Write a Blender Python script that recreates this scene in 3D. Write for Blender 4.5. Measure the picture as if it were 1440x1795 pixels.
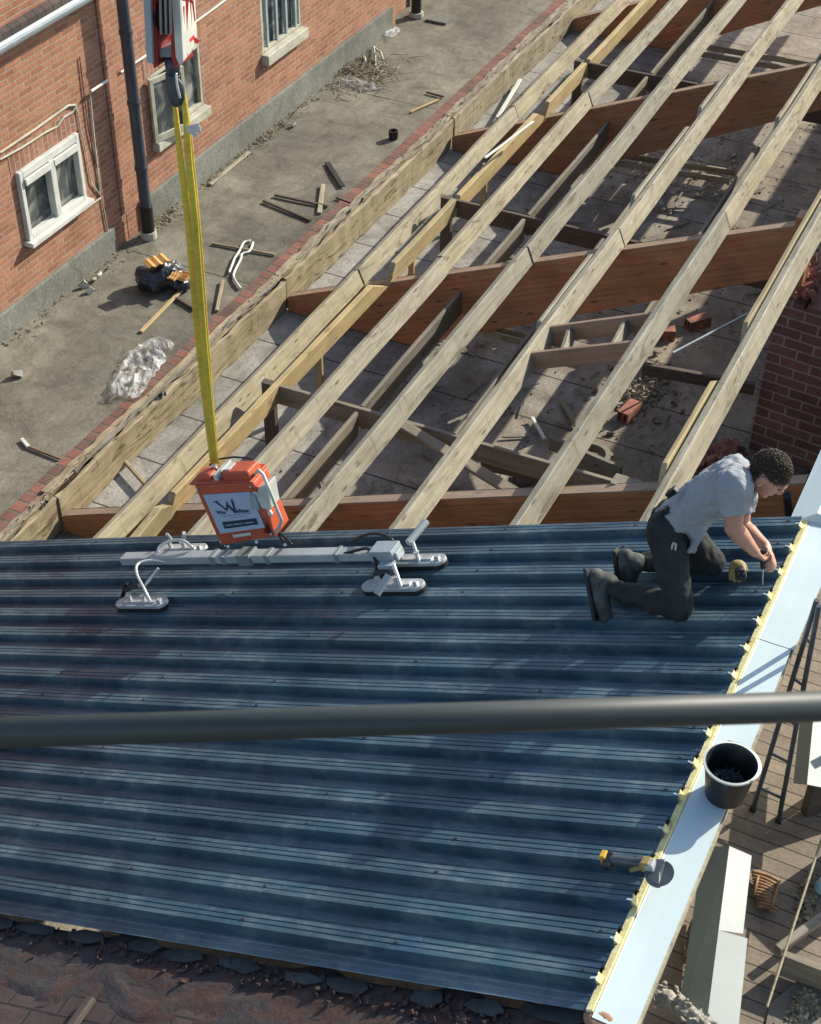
import bpy, bmesh, math, random
from mathutils import Vector, Matrix, noise
random.seed(7)
R=math.radians
C=bpy.context.scene.collection
for o in list(bpy.data.objects): bpy.data.objects.remove(o)
scene=bpy.context.scene
# ------------------------------------------------------------------ camera, sky, sun, exposure
ZO=7.42                                   # height of the camera above the old deck slab
CAM=Vector((0,0,ZO)); FPX=2663.28; CX,CY=720.0,897.5
MC=(Matrix.Rotation(0.44260917,3,'Z')@Matrix.Rotation(0.86921873,3,'X')@Matrix.Rotation(0.01458349,3,'Z'))
cd=bpy.data.cameras.new('camera'); cam=bpy.data.objects.new('camera',cd); C.objects.link(cam)
cam.matrix_world=Matrix.Translation(CAM)@MC.to_4x4()
cd.sensor_fit='VERTICAL'; cd.sensor_height=24; cd.lens=24*FPX/1795; cd.clip_start=.05; cd.clip_end=400
cd.dof.use_dof=True; cd.dof.focus_distance=8.0; cd.dof.aperture_fstop=35.6/2.6
scene.camera=cam
SUN_AZ=R(28); SUN_EL=R(31)                # sun behind and to the right of the far end
sd=Vector((math.sin(SUN_AZ)*math.cos(SUN_EL),math.cos(SUN_AZ)*math.cos(SUN_EL),math.sin(SUN_EL)))
w=bpy.data.worlds.new('World'); scene.world=w; w.use_nodes=True
nt=w.node_tree; sky=nt.nodes.new('ShaderNodeTexSky'); sky.sky_type='NISHITA'; sky.sun_disc=False
sky.sun_elevation=SUN_EL; sky.sun_rotation=SUN_AZ; sky.altitude=0; sky.air_density=1.0; sky.dust_density=1.0
nt.links.new(sky.outputs[0],nt.nodes['Background'].inputs[0]); nt.nodes['Background'].inputs[1].default_value=.15
sl=bpy.data.lights.new('sun','SUN'); sl.energy=4.8; sl.angle=R(.5); sl.color=(1,.93,.80)
so=bpy.data.objects.new('sun',sl); C.objects.link(so); so.rotation_euler=sd.to_track_quat('Z','Y').to_euler(); so.location=(0,0,30)
vs=scene.view_settings; vs.view_transform='Standard'; vs.look='None'; vs.gamma=1; vs.exposure=.55
# ------------------------------------------------------------------ where things stand: sight lines met with real planes
def ray(px,py): return MC@Vector(((px-CX)/FPX,-(py-CY)/FPX,-1))
def onp(px,py,p,n):
    d=ray(px,py); return CAM+d*(((p-CAM)@n)/(d@n)) if False else CAM+d*((p-CAM).dot(n)/d.dot(n))
TH=0.4016624
N=Vector((-math.sin(TH),0,math.cos(TH))); S=Vector((math.cos(TH),0,math.sin(TH))); Y=Vector((0,1,0)); X=Vector((1,0,0)); Z=Vector((0,0,1))
P0=CAM+ray(1150,1070)*7.2
def roof(px,py,o=0.0): return onp(px,py,P0+N*o,N)
def onz(px,py,z): return onp(px,py,Vector((0,0,z)),Z)
def ony(px,py,y): return onp(px,py,Vector((0,y,0)),Y)
def onx(px,py,x): return onp(px,py,Vector((x,0,0)),X)
def SYN(s,y,n=0): return Vector((P0.x,0,P0.z))+S*s+Y*y+N*n      # roof frame
# ------------------------------------------------------------------ object helpers
WM={}
def tag(o,label=None,cat=None,group=None,kind=None):
    if label: o['label']=label
    if cat: o['category']=cat
    if group: o['group']=group
    if kind: o['kind']=kind
    return o
def place(o,parent,world):
    WM[o.name]=world.copy()
    if parent:
        o.parent=parent; o.matrix_basis=WM[parent.name].inverted()@world
    else: o.matrix_basis=world
def thing(name,loc,label,cat,group=None):
    o=bpy.data.objects.new(name,None); C.objects.link(o); o.empty_display_size=.1
    place(o,None,Matrix.Translation(loc)); return tag(o,label,cat,group)
def frame(o,x,up):
    x=x.normalized(); y=up.cross(x).normalized(); z=x.cross(y)
    m=Matrix((x,y,z)).transposed().to_4x4(); m.translation=o; return m
class MB:
    def __init__(s): s.v=[]; s.f=[]
    def add(s,vs,fs):
        b=len(s.v); s.v+=[Vector(v) for v in vs]; s.f+=[[b+i for i in f] for f in fs]; return s
    def box(s,a,b):
        x0,y0,z0=a; x1,y1,z1=b
        return s.hexa([(x0,y0,z0),(x1,y0,z0),(x1,y1,z0),(x0,y1,z0)],[(x0,y0,z1),(x1,y0,z1),(x1,y1,z1),(x0,y1,z1)])
    def hexa(s,lo,hi):
        n=len(lo); return s.add(list(lo)+list(hi),[list(range(n))[::-1],list(range(n,2*n))]+[[i,(i+1)%n,n+(i+1)%n,n+i] for i in range(n)])
    def obox(s,c,ax,ay,az,x,y,z):     # oriented box: centre, axes, half sizes
        c=Vector(c); q=[(-1,-1),(1,-1),(1,1),(-1,1)]
        return s.hexa([c+ax*x*i+ay*y*j-az*z for i,j in q],[c+ax*x*i+ay*y*j+az*z for i,j in q])
    def bar(s,p,q,w,h,up=Z):
        p=Vector(p); q=Vector(q); x=(q-p).normalized(); y=up.cross(x).normalized(); z=x.cross(y)
        return s.obox((p+q)/2,x,y,z,(q-p).length/2,w/2,h/2)
    def tube(s,pts,r,n=8,flat=1.0,fdir=None,caps=True):
        pts=[Vector(p) for p in pts]; rs=r if isinstance(r,(list,tuple)) else [r]*len(pts)
        b=len(s.v); u=None
        for i,p in enumerate(pts):
            t=(pts[min(i+1,len(pts)-1)]-pts[max(i-1,0)]).normalized()
            if fdir is not None: u=(fdir-t*fdir.dot(t)).normalized()
            elif u is None: u=t.orthogonal().normalized()
            else: u=(u-t*u.dot(t)).normalized()
            v=t.cross(u)
            for k in range(n):
                a=2*math.pi*k/n; s.v.append(p+u*math.cos(a)*rs[i]+v*math.sin(a)*rs[i]*flat)
        for i in range(len(pts)-1):
            for k in range(n):
                s.f.append([b+i*n+k,b+i*n+(k+1)%n,b+(i+1)*n+(k+1)%n,b+(i+1)*n+k])
        if caps: s.f.append([b+k for k in range(n)][::-1]); s.f.append([b+(len(pts)-1)*n+k for k in range(n)])
        return s
    def lathe(s,o,prof,n=32,axis=Z,closed=False):
        o=Vector(o); u=axis.orthogonal().normalized(); v=axis.cross(u); b=len(s.v)
        for r,h in prof:
            for k in range(n):
                a=2*math.pi*k/n; s.v.append(o+axis*h+(u*math.cos(a)+v*math.sin(a))*r)
        for i in range(len(prof)-1):
            for k in range(n): s.f.append([b+i*n+k,b+i*n+(k+1)%n,b+(i+1)*n+(k+1)%n,b+(i+1)*n+k])
        return s
    def ell(s,c,rx,ry,rz,ax=X,ay=Y,az=Z,nu=16,nv=10):
        c=Vector(c); b=len(s.v); s.v.append(c-az*rz)
        for i in range(1,nv):
            t=math.pi*i/nv
            for k in range(nu):
                a=2*math.pi*k/nu; s.v.append(c-az*rz*math.cos(t)+ax*rx*math.sin(t)*math.cos(a)+ay*ry*math.sin(t)*math.sin(a))
        s.v.append(c+az*rz); e=len(s.v)-1
        for k in range(nu):
            s.f.append([b,b+1+(k+1)%nu,b+1+k]); s.f.append([e,e-nu+k,e-nu+(k+1)%nu])
            for i in range(nv-2):
                q=b+1+i*nu; s.f.append([q+k,q+(k+1)%nu,q+nu+(k+1)%nu,q+nu+k])
        return s
    def loft(s,rings):               # rings: (centre, u, v) half axes
        b=len(s.v); n=20
        for c,u,v in rings:
            for k in range(n):
                a=2*math.pi*k/n; s.v.append(Vector(c)+Vector(u)*math.cos(a)+Vector(v)*math.sin(a))
        for i in range(len(rings)-1):
            for k in range(n): s.f.append([b+i*n+k,b+i*n+(k+1)%n,b+(i+1)*n+(k+1)%n,b+(i+1)*n+k])
        s.f.append([b+k for k in range(n)][::-1]); s.f.append([b+(len(rings)-1)*n+k for k in range(n)])
        return s
    def limb(s,pts,rs):              # tapered round limb with ball joints
        for i in range(len(pts)-1):
            s.tube([pts[i],(Vector(pts[i])+Vector(pts[i+1]))/2,pts[i+1]],[rs[i],(rs[i]+rs[i+1])/2,rs[i+1]],12)
        for p,r in zip(pts,rs): s.ell(p,r,r,r,nu=14,nv=8)
        return s
    def mesh(s,name,inv=None):
        me=bpy.data.meshes.new(name); me.from_pydata([(inv@v if inv else v) for v in s.v],[],s.f)
        bm=bmesh.new(); bm.from_mesh(me); bmesh.ops.recalc_face_normals(bm,faces=bm.faces); bm.to_mesh(me); bm.free()
        return me
    def build(s,name,mat,parent=None,origin=None,smooth=False,bevel=0,world=None):
        if world is None:
            if origin is None:
                if parent: origin=WM[parent.name].translation
                else:
                    xs=[v.x for v in s.v]; ys=[v.y for v in s.v]; zs=[v.z for v in s.v]
                    origin=Vector(((min(xs)+max(xs))/2,(min(ys)+max(ys))/2,min(zs)))
            world=Matrix.Translation(origin)
        me=s.mesh(name,world.inverted())
        if smooth is True: me.polygons.foreach_set('use_smooth',[True]*len(me.polygons))
        elif smooth: me.set_sharp_from_angle(angle=R(smooth)); 
        if smooth and smooth is not True: me.polygons.foreach_set('use_smooth',[True]*len(me.polygons)); me.set_sharp_from_angle(angle=R(smooth))
        me.materials.append(mat)
        o=bpy.data.objects.new(name,me); C.objects.link(o); place(o,parent,world)
        if bevel:
            m=o.modifiers.new('bevel','BEVEL'); m.width=bevel; m.segments=2; m.limit_method='ANGLE'; m.angle_limit=R(40)
        return o
    def fuse(s,voxel,smooth=4,wr=0,wscale=.08):      # one continuous surface out of overlapping volumes
        me=s.mesh('t'); o=bpy.data.objects.new('t',me); C.objects.link(o)
        m=o.modifiers.new('r','REMESH'); m.mode='VOXEL'; m.voxel_size=voxel
        m=o.modifiers.new('s','SMOOTH'); m.factor=.5; m.iterations=smooth
        if wr:
            t=bpy.data.textures.new('clouds','CLOUDS'); t.noise_scale=wscale; t.noise_depth=3
            m=o.modifiers.new('d','DISPLACE'); m.texture=t; m.strength=wr; m.mid_level=.5; m.texture_coords='GLOBAL'
        bpy.context.view_layer.update(); dg=bpy.context.evaluated_depsgraph_get(); e=o.evaluated_get(dg); q=e.to_mesh()
        r=MB(); r.v=[v.co.copy() for v in q.vertices]; r.f=[list(p.vertices) for p in q.polygons]
        e.to_mesh_clear(); bpy.data.objects.remove(o); bpy.data.meshes.remove(me); return r
def spline(P,n=5):
    Q=[]
    for i in range(len(P)-1):
        a=P[max(i-1,0)];b=P[i];c_=P[i+1];d=P[min(i+2,len(P)-1)]
        for k in range(n):
            s_=k/n; Q.append(.5*((2*b)+(c_-a)*s_+(2*a-5*b+4*c_-d)*s_*s_+(3*b-a-3*c_+d)*s_**3))
    return Q+[P[-1]]
def chunk(mb,c,s):
    ax=Vector((random.gauss(0,1),random.gauss(0,1),random.gauss(0,1))).normalized(); ay=ax.orthogonal().normalized(); az=ax.cross(ay)
    b=len(mb.v); mb.obox(c,ax,ay,az,s*random.uniform(.5,1.3),s*random.uniform(.4,.9),s*random.uniform(.2,.6))
    for i in range(b,len(mb.v)): mb.v[i]+=Vector((random.uniform(-1,1),random.uniform(-1,1),random.uniform(-1,1)))*s*.25
# ------------------------------------------------------------------ materials
def lin(c): return tuple(x/12.92 if x<=.04045 else ((x+.055)/1.055)**2.4 for x in [k/255 for k in c])+(1,)
class G:
    def __init__(s,name):
        s.m=bpy.data.materials.new(name); s.m.use_nodes=True; s.t=s.m.node_tree; s.b=s.t.nodes['Principled BSDF']; s.n=s.t.nodes.new
    def L(s,a,b): s.t.links.new(a,b)
    def coord(s,scale=(1,1,1),rot=(0,0,0),rnd=True,kind='Object'):
        tc=s.n('ShaderNodeTexCoord'); out=tc.outputs[kind]
        if rnd:
            oi=s.n('ShaderNodeObjectInfo'); ad=s.n('ShaderNodeVectorMath'); ad.operation='MULTIPLY_ADD'
            cb=s.n('ShaderNodeCombineXYZ'); s.L(oi.outputs['Random'],cb.inputs[0]); s.L(oi.outputs['Random'],cb.inputs[1]); s.L(oi.outputs['Random'],cb.inputs[2])
            s.L(cb.outputs[0],ad.inputs[0]); ad.inputs[1].default_value=(37,53,71); s.L(out,ad.inputs[2]); out=ad.outputs[0]
        mp=s.n('ShaderNodeMapping'); mp.inputs['Scale'].default_value=scale; mp.inputs['Rotation'].default_value=rot; s.L(out,mp.inputs[0]); return mp.outputs[0]
    def noise(s,vec,sc,det=5,rough=.6,dist=0):
        q=s.n('ShaderNodeTexNoise'); q.inputs['Scale'].default_value=sc; q.inputs['Detail'].default_value=det; q.inputs['Roughness'].default_value=rough; q.inputs['Distortion'].default_value=dist
        s.L(vec,q.inputs['Vector']); return q.outputs['Fac']
    def ramp(s,fac,stops):
        r=s.n('ShaderNodeValToRGB'); e=r.color_ramp.elements
        while len(e)<len(stops): e.new(.5)
        for k,(p,c) in zip(e,stops): k.position=p; k.color=c if len(c)==4 else tuple(c)+(1,)
        s.L(fac,r.inputs[0]); return r.outputs[0]
    def mix(s,fac,a,b,mode='MIX'):
        q=s.n('ShaderNodeMix'); q.data_type='RGBA'; q.blend_type=mode
        if hasattr(fac,'is_output') or not isinstance(fac,(int,float)): s.L(fac,q.inputs[0])
        else: q.inputs[0].default_value=fac
        for k,v in ((6,a),(7,b)):
            if isinstance(v,tuple): q.inputs[k].default_value=v if len(v)==4 else v+(1,)
            else: s.L(v,q.inputs[k])
        return q.outputs[2]
    def bump(s,h,st=.3,d=.01,prev=None):
        b=s.n('ShaderNodeBump'); b.inputs['Strength'].default_value=st; b.inputs['Distance'].default_value=d; s.L(h,b.inputs['Height'])
        if prev: s.L(prev,b.inputs['Normal'])
        s.L(b.outputs[0],s.b.inputs['Normal']); return b.outputs[0]
    def col(s,c): 
        if isinstance(c,tuple): s.b.inputs['Base Color'].default_value=c if len(c)==4 else c+(1,)
        else: s.L(c,s.b.inputs['Base Color'])
        return s
    def set(s,rough=.6,metal=0,spec=None,coat=0):
        s.b.inputs['Roughness'].default_value=rough; s.b.inputs['Metallic'].default_value=metal
        if spec is not None: s.b.inputs['Specular IOR Level'].default_value=spec
        if coat: s.b.inputs['Coat Weight'].default_value=coat; s.b.inputs['Coat Roughness'].default_value=.15
        return s
BW=((0,0,0),(1,1,1))
def simple(name,a,b=None,sc=8,rough=.6,metal=0,bump=.2,bd=.005,spec=None,lo=.35,hi=.65,det=6):
    g=G(name); v=g.coord()
    n=g.noise(v,sc,det); a4=a if len(a)==4 else a+(1,); b4=(b if b else tuple(x*.7 for x in a[:3])); b4=b4 if len(b4)==4 else tuple(b4)+(1,)
    g.col(g.ramp(n,[(lo,b4),(hi,a4)])); g.set(rough,metal,spec)
    if bump: g.bump(g.noise(v,sc*4,6),bump,bd)
    return g.m
def wood(name,a,b,knot,sc=1.0,rough=.75,lam=0,stain=None):
    g=G(name); v=g.coord((1.1,14,14)); v2=g.coord((1.3,5,5)); v3=g.coord((1,1,1))
    n=g.noise(v,2.2*sc,6,.65,.6); c=g.ramp(n,[(.3,b),(.68,a)])
    n2=g.noise(v3,3.0,4); c=g.mix(g.ramp(n2,[(.35,(1,1,1)),(.7,(.68,.66,.60))]),(0,0,0),c,'MULTIPLY') if False else g.mix(.6,c,g.ramp(n2,[(.3,(.62,.60,.55)),(.55,(1,1,1))]),'MULTIPLY')
    vo=g.n('ShaderNodeTexVoronoi'); vo.inputs['Scale'].default_value=2.6; vo.inputs['Randomness'].default_value=1; g.L(v2,vo.inputs['Vector'])
    k=g.ramp(vo.outputs['Distance'],[(.06,(1,1,1)),(.17,(0,0,0))]); c=g.mix(k,c,knot)
    if stain:
        st=g.ramp(g.noise(g.coord((2.2,9,9)),1.1,5,.7,1.2),[(.56,(0,0,0)),(.66,(1,1,1))]); c=g.mix(st,c,stain)
    if stain:
        sc_=g.ramp(g.noise(g.coord((30,3,3),rot=(0,0,R(28))),1.0,4,.6,.4),[(.60,(0,0,0)),(.70,(.7,.7,.7))]); c=g.mix(sc_,c,stain)
    if lam:
        sx=g.n('ShaderNodeSeparateXYZ'); g.L(g.coord(rnd=False),sx.inputs[0]); ma=g.n('ShaderNodeMath'); ma.operation='PINGPONG'; ma.inputs[1].default_value=lam/2; g.L(sx.outputs[2],ma.inputs[0])
        c=g.mix(g.ramp(ma.outputs[0],[(.0,(.45,.45,.45)),(.003,(0,0,0))]),c,(.10,.04,.02))
    oi=g.n('ShaderNodeObjectInfo'); c=g.mix(1,c,g.ramp(oi.outputs['Random'],[(0,(.72,.73,.74)),(.5,(1,.98,.95)),(1,(1.0,.93,.82))]),'MULTIPLY')
    g.col(c); g.set(rough); g.bump(n,.5,.006); return g.m
def bricks(name,axes,bw,bh,c1,c2,mortar,dark,ms=.012,bumpd=.01,offx=0):
    g=G(name); tc=g.n('ShaderNodeTexCoord'); sx=g.n('ShaderNodeSeparateXYZ'); g.L(tc.outputs['Object'],sx.inputs[0])
    cb=g.n('ShaderNodeCombineXYZ'); g.L(sx.outputs[axes[0]],cb.inputs[0]); g.L(sx.outputs[axes[1]],cb.inputs[1])
    wv=g.n('ShaderNodeVectorMath'); wv.operation='MULTIPLY_ADD'; no=g.n('ShaderNodeTexNoise'); no.inputs['Scale'].default_value=9; g.L(cb.outputs[0],no.inputs['Vector'])
    g.L(no.outputs['Color'],wv.inputs[0]); wv.inputs[1].default_value=(.012,.012,0); g.L(cb.outputs[0],wv.inputs[2])
    b=g.n('ShaderNodeTexBrick'); b.inputs['Scale'].default_value=1; b.inputs['Brick Width'].default_value=bw; b.inputs['Row Height'].default_value=bh
    b.inputs['Mortar Size'].default_value=ms; b.inputs['Mortar Smooth'].default_value=.3; b.inputs['Color1'].default_value=c1+(1,); b.inputs['Color2'].default_value=c2+(1,); b.inputs['Mortar'].default_value=mortar+(1,); b.inputs['Bias'].default_value=-.1
    g.L(wv.outputs[0],b.inputs['Vector'])
    n=g.noise(g.coord(rnd=False),3.1,7,.7); c=g.mix(.8,b.outputs['Color'],g.ramp(n,[(.3,dark),(.6,(1,1,1))]),'MULTIPLY')
    n2=g.noise(g.coord(rnd=False),40,5,.7); c=g.mix(.6,c,g.ramp(n2,[(.3,(.55,.5,.48)),(.62,(1.0,1.0,1.0))]),'MULTIPLY')
    g.col(c); g.set(.85); iv=g.n('ShaderNodeMath'); iv.operation='SUBTRACT'; iv.inputs[0].default_value=1; g.L(b.outputs['Fac'],iv.inputs[1])
    p=g.bump(iv.outputs[0],.7,bumpd); g.bump(n2,.4,.006,p); return g.m
def concrete(name,a,b,c,stain,joint=None,sc=1.0,fine=55):
    g=G(name); v=g.coord(rnd=False)
    n=g.noise(v,.9*sc,8,.68,.4); col=g.ramp(n,[(.30,b),(.50,a),(.68,c)])
    n2=g.noise(v,4.2*sc,7,.7,.8); col=g.mix(.75,col,g.ramp(n2,[(.32,stain),(.56,(1,1,1))]),'MULTIPLY')
    n3=g.noise(v,fine,4,.75); col=g.mix(.7,col,g.ramp(n3,[(.32,(.55,.55,.54)),(.6,(1,1,1))]),'MULTIPLY')
    n4=g.noise(g.coord((7,.9,1),rot=(0,0,R(8)),rnd=False),1.4,6,.7); col=g.mix(.4,col,g.ramp(n4,[(.35,(.6,.58,.54)),(.6,(1,1,1))]),'MULTIPLY')
    if joint:
        b_=g.n('ShaderNodeTexBrick'); b_.inputs['Scale'].default_value=1; b_.inputs['Brick Width'].default_value=joint[0]; b_.inputs['Row Height'].default_value=joint[1]; b_.inputs['Mortar Size'].default_value=.008; b_.offset=0
        g.L(v,b_.inputs['Vector']); col=g.mix(b_.outputs['Fac'],col,(.03,.03,.028))
    g.col(col); g.set(.9); p=g.bump(n3,.6,.008); g.bump(n2,.4,.02,p); return g.m
M={}
M['purlin']=wood('treated_pine',(.42,.39,.29),(.235,.215,.15),(.12,.09,.055),stain=(.16,.135,.085))
M['yellow_pine']=wood('fresh_pine',(.46,.37,.20),(.32,.25,.12),(.2,.12,.05))
M['old_pine']=wood('old_pine',(.40,.35,.24),(.20,.165,.105),(.07,.05,.03),stain=(.11,.08,.048))
M['grey_board']=wood('grey_board',(.27,.245,.19),(.15,.135,.105),(.07,.06,.05))
M['glulam']=wood('glulam',(.54,.245,.11),(.36,.15,.065),(.13,.055,.028),lam=.045,rough=.6)
M['glulam_top']=wood('glulam_top',(.40,.29,.20),(.28,.19,.13),(.2,.12,.08))
M['dark_board']=wood('dark_board',(.13,.10,.075),(.06,.045,.035),(.03,.025,.02))
M['terrace']=concrete('terrace_concrete',(.205,.188,.14),(.105,.096,.072),(.33,.305,.23),(.45,.43,.38),joint=(50,3.88))
M['slab']=concrete('slab_felt',(.25,.245,.22),(.15,.14,.12),(.34,.335,.30),(.6,.58,.54),joint=(50,.62))
M['slab']=concrete('slab_dirty',(.34,.33,.29),(.20,.188,.157),(.46,.445,.395),(.48,.46,.43),joint=(50,.62),fine=38)
_g=M['slab'].node_tree; _b=_g.nodes['Principled BSDF']; _l=_b.inputs['Base Color'].links[0].from_socket
_tc=_g.nodes.new('ShaderNodeTexCoord'); _sx=_g.nodes.new('ShaderNodeSeparateXYZ'); _g.links.new(_tc.outputs['Object'],_sx.inputs[0])
_n=_g.nodes.new('ShaderNodeTexNoise'); _n.inputs['Scale'].default_value=1.7; _n.inputs['Detail'].default_value=8; _n.inputs['Roughness'].default_value=.7; _g.links.new(_tc.outputs['Object'],_n.inputs['Vector'])
_m=_g.nodes.new('ShaderNodeMath'); _m.operation='MULTIPLY_ADD'; _m.inputs[1].default_value=.16; _g.links.new(_sx.outputs[0],_m.inputs[0]); _g.links.new(_n.outputs[0],_m.inputs[2])
_r=_g.nodes.new('ShaderNodeValToRGB'); _r.color_ramp.elements[0].position=.72; _r.color_ramp.elements[1].position=1.0; _g.links.new(_m.outputs[0],_r.inputs[0])
_x=_g.nodes.new('ShaderNodeMix'); _x.data_type='RGBA'; _x.blend_type='MULTIPLY'; _g.links.new(_r.outputs[0],_x.inputs[0]); _g.links.new(_l,_x.inputs[6]); _x.inputs[7].default_value=(.86,.72,.60,1); _g.links.new(_x.outputs[2],_b.inputs['Base Color'])
M['plinth']=concrete('plinth_render',(.21,.215,.18),(.13,.135,.11),(.27,.275,.235),(.6,.6,.55),fine=30)
M['brick']=bricks('wall_brick',(1,2),.18,.053,(.47,.21,.115),(.31,.125,.068),(.37,.285,.20),(.62,.57,.54),ms=.0085,bumpd=.006)
M['brick_r']=bricks('low_wall_brick',(0,2),.235,.085,(.27,.13,.10),(.18,.085,.07),(.40,.33,.28),(.6,.55,.55),ms=.009,bumpd=.01)
M['curb_brick']=bricks('header_brick',(1,0),.115,.30,(.28,.115,.075),(.15,.085,.06),(.13,.115,.09),(.35,.34,.32),ms=.012)
M['rubble']=simple('broken_brick',(.40,.16,.10),(.17,.08,.06),9,.9,bump=.5)
M['white']=simple('white_steel',(.50,.59,.58),(.44,.535,.53),1.6,.38,bump=.05,det=3)
M['grey_steel']=simple('grey_steel',(.20,.245,.235),(.165,.205,.20),2.5,.42,bump=.05,det=3)
M['foam']=simple('yellow_foam',(.78,.70,.36),(.60,.52,.24),30,.9,bump=.6,bd=.004)
M['pvc']=simple('white_pvc',(.66,.67,.60),(.50,.51,.45),5,.4,bump=.05)
M['cream']=simple('weathered_cream',(.50,.49,.38),(.34,.33,.25),7,.6)
M['pipe']=simple('anthracite_pipe',(.058,.068,.082),(.034,.041,.05),6,.4,bump=.1)
M['black']=simple('black_plastic',(.014,.014,.015),(.007,.007,.008),8,.42,bump=.1)
M['rubber']=simple('rubber',(.02,.02,.021),(.01,.01,.01),20,.7)
M['orange']=simple('orange_paint',(.52,.10,.04),(.40,.075,.032),3,.5,bump=.05)
M['alu']=simple('aluminium',(.42,.46,.46),(.30,.34,.34),5,.38,.15,bump=.08)
M['chrome']=simple('zinc',(.70,.71,.68),(.45,.46,.45),12,.25,.35,bump=.05)
M['sling']=wood('sling_webbing',(.74,.57,.07),(.55,.40,.04),(.40,.33,.03))
M['red']=simple('red_paint',(.36,.03,.03),(.26,.02,.02),5,.45)
M['brightred']=simple('bright_red_paint',(.62,.04,.04),(.5,.03,.03),5,.45)
M['offwhite']=simple('off_white_paint',(.62,.63,.55),(.45,.46,.40),5,.45)
M['bluegrey']=simple('blue_grey_paint',(.33,.39,.40),(.26,.31,.32),5,.45)
M['steel_dark']=simple('dark_steel',(.05,.052,.055),(.03,.03,.032),8,.4,.6)
M['screwsteel']=simple('screw_steel',(.12,.14,.16),(.05,.06,.07),40,.35,.4)
g=G('mortar_bedding'); v=g.coord(rnd=False); c=g.ramp(g.noise(v,2.6,7,.7,1.2),[(.30,(.040,.033,.030)),(.44,(.085,.040,.030)),(.55,(.054,.045,.046)),(.70,(.038,.040,.038))]); c=g.mix(.7,c,g.ramp(g.noise(v,16,6,.75),[(.35,(.45,.42,.42)),(.62,(1,1,1))]),'MULTIPLY'); g.col(c); g.set(.95); g.bump(g.noise(v,24,6,.7),.7,.012); M['bedding']=g.m
M['navy']=simple('navy_print',(.01,.04,.07),(.008,.03,.055),20,.5)
M['signblue']=simple('sign_plate',(.40,.47,.58),(.36,.43,.54),3,.4,bump=0)
M['tee']=simple('grey_tee',(.285,.305,.325),(.235,.25,.27),6,.92,bump=.5,bd=.006)
M['trousers']=simple('work_trousers',(.024,.027,.024),(.009,.010,.010),9,.85,bump=.6,bd=.008)
M['boot']=simple('boot_leather',(.095,.098,.082),(.022,.023,.02),14,.8,bump=.5)
M['skin']=simple('skin',(.47,.25,.17),(.38,.18,.12),9,.5,bump=.1)
M['hair']=simple('brown_hair',(.085,.053,.030),(.025,.016,.010),60,.55,bump=.8,bd=.01)
M['card']=simple('cardboard',(.62,.33,.11),(.48,.25,.08),6,.9)
M['bagplastic']=simple('thin_plastic',(.62,.63,.60),(.35,.36,.34),9,.35,bump=.4)
M['darkbag']=simple('dark_plastic',(.03,.035,.045),(.012,.014,.018),9,.3,bump=.5)
M['straw']=simple('dry_stalks',(.36,.32,.21),(.16,.13,.08),12,.9)
M['rust']=simple('rusty_rod',(.20,.13,.08),(.10,.06,.04),12,.8)
M['slate']=simple('slate',(.050,.060,.063),(.022,.027,.028),6,.8,bump=.6)
M['oldtile']=bricks('old_roof_tile',(0,1),.30,.105,(.095,.062,.055),(.058,.046,.040),(.034,.028,.027),(.30,.28,.30),ms=.007)
M['deckwood']=bricks('deck_boards',(0,1),1.7,.088,(.29,.235,.17),(.21,.17,.125),(.06,.048,.038),(.6,.58,.55),ms=.004,bumpd=.006)
M['dirt']=concrete('dirt',(.16,.14,.11),(.10,.085,.07),(.22,.20,.16),(.5,.48,.44),fine=40)
M['gravel']=concrete('gravel',(.26,.23,.18),(.17,.15,.115),(.33,.30,.24),(.6,.58,.54),fine=90)
M['wicker']=simple('cane',(.34,.19,.085),(.15,.08,.04),14,.8)
M['toolyellow']=simple('tool_yellow',(.70,.42,.04),(.5,.28,.02),10,.5)
M['toololive']=simple('tool_ochre',(.34,.25,.08),(.2,.14,.05),16,.6)
M['toolgrey']=simple('tool_grey',(.10,.115,.12),(.05,.055,.06),10,.4,.3)
M['bottle']=simple('blue_plastic',(.20,.42,.50),(.5,.6,.62),25,.3)
M['wrap']=simple('grey_wrap',(.30,.29,.235),(.16,.15,.12),9,.55,bump=.6)
g=G('clear_film'); v=g.coord(); g.col(g.ramp(g.noise(v,14,6,.7,1),[(.4,(.50,.50,.47)),(.6,(.85,.85,.82))])); g.set(.25); g.b.inputs['Alpha'].default_value=1; g.L(g.ramp(g.noise(v,9,6,.7,.8),[(.38,(.03,.03,.03)),(.66,(.62,.62,.62))]),g.b.inputs['Alpha']); g.bump(g.noise(v,30,5),.5,.01); g.b.inputs['Roughness'].default_value=.55; M['film']=g.m
g=G('window_pane'); v=g.coord(); g.col(g.ramp(g.noise(v,2.3,5,.6,1.5),[(.38,(.030,.036,.036)),(.52,(.085,.095,.09)),(.66,(.30,.31,.27))])); g.set(.08,spec=.7); M['pane']=g.m  # pale patches in the colour stand for reflections in the glass
g=G('bar_paint'); g.col((.028,.036,.034)); g.set(.52,spec=.5); g.bump(g.noise(g.coord(),90,4),.05,.001); M['bar']=g.m
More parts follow.
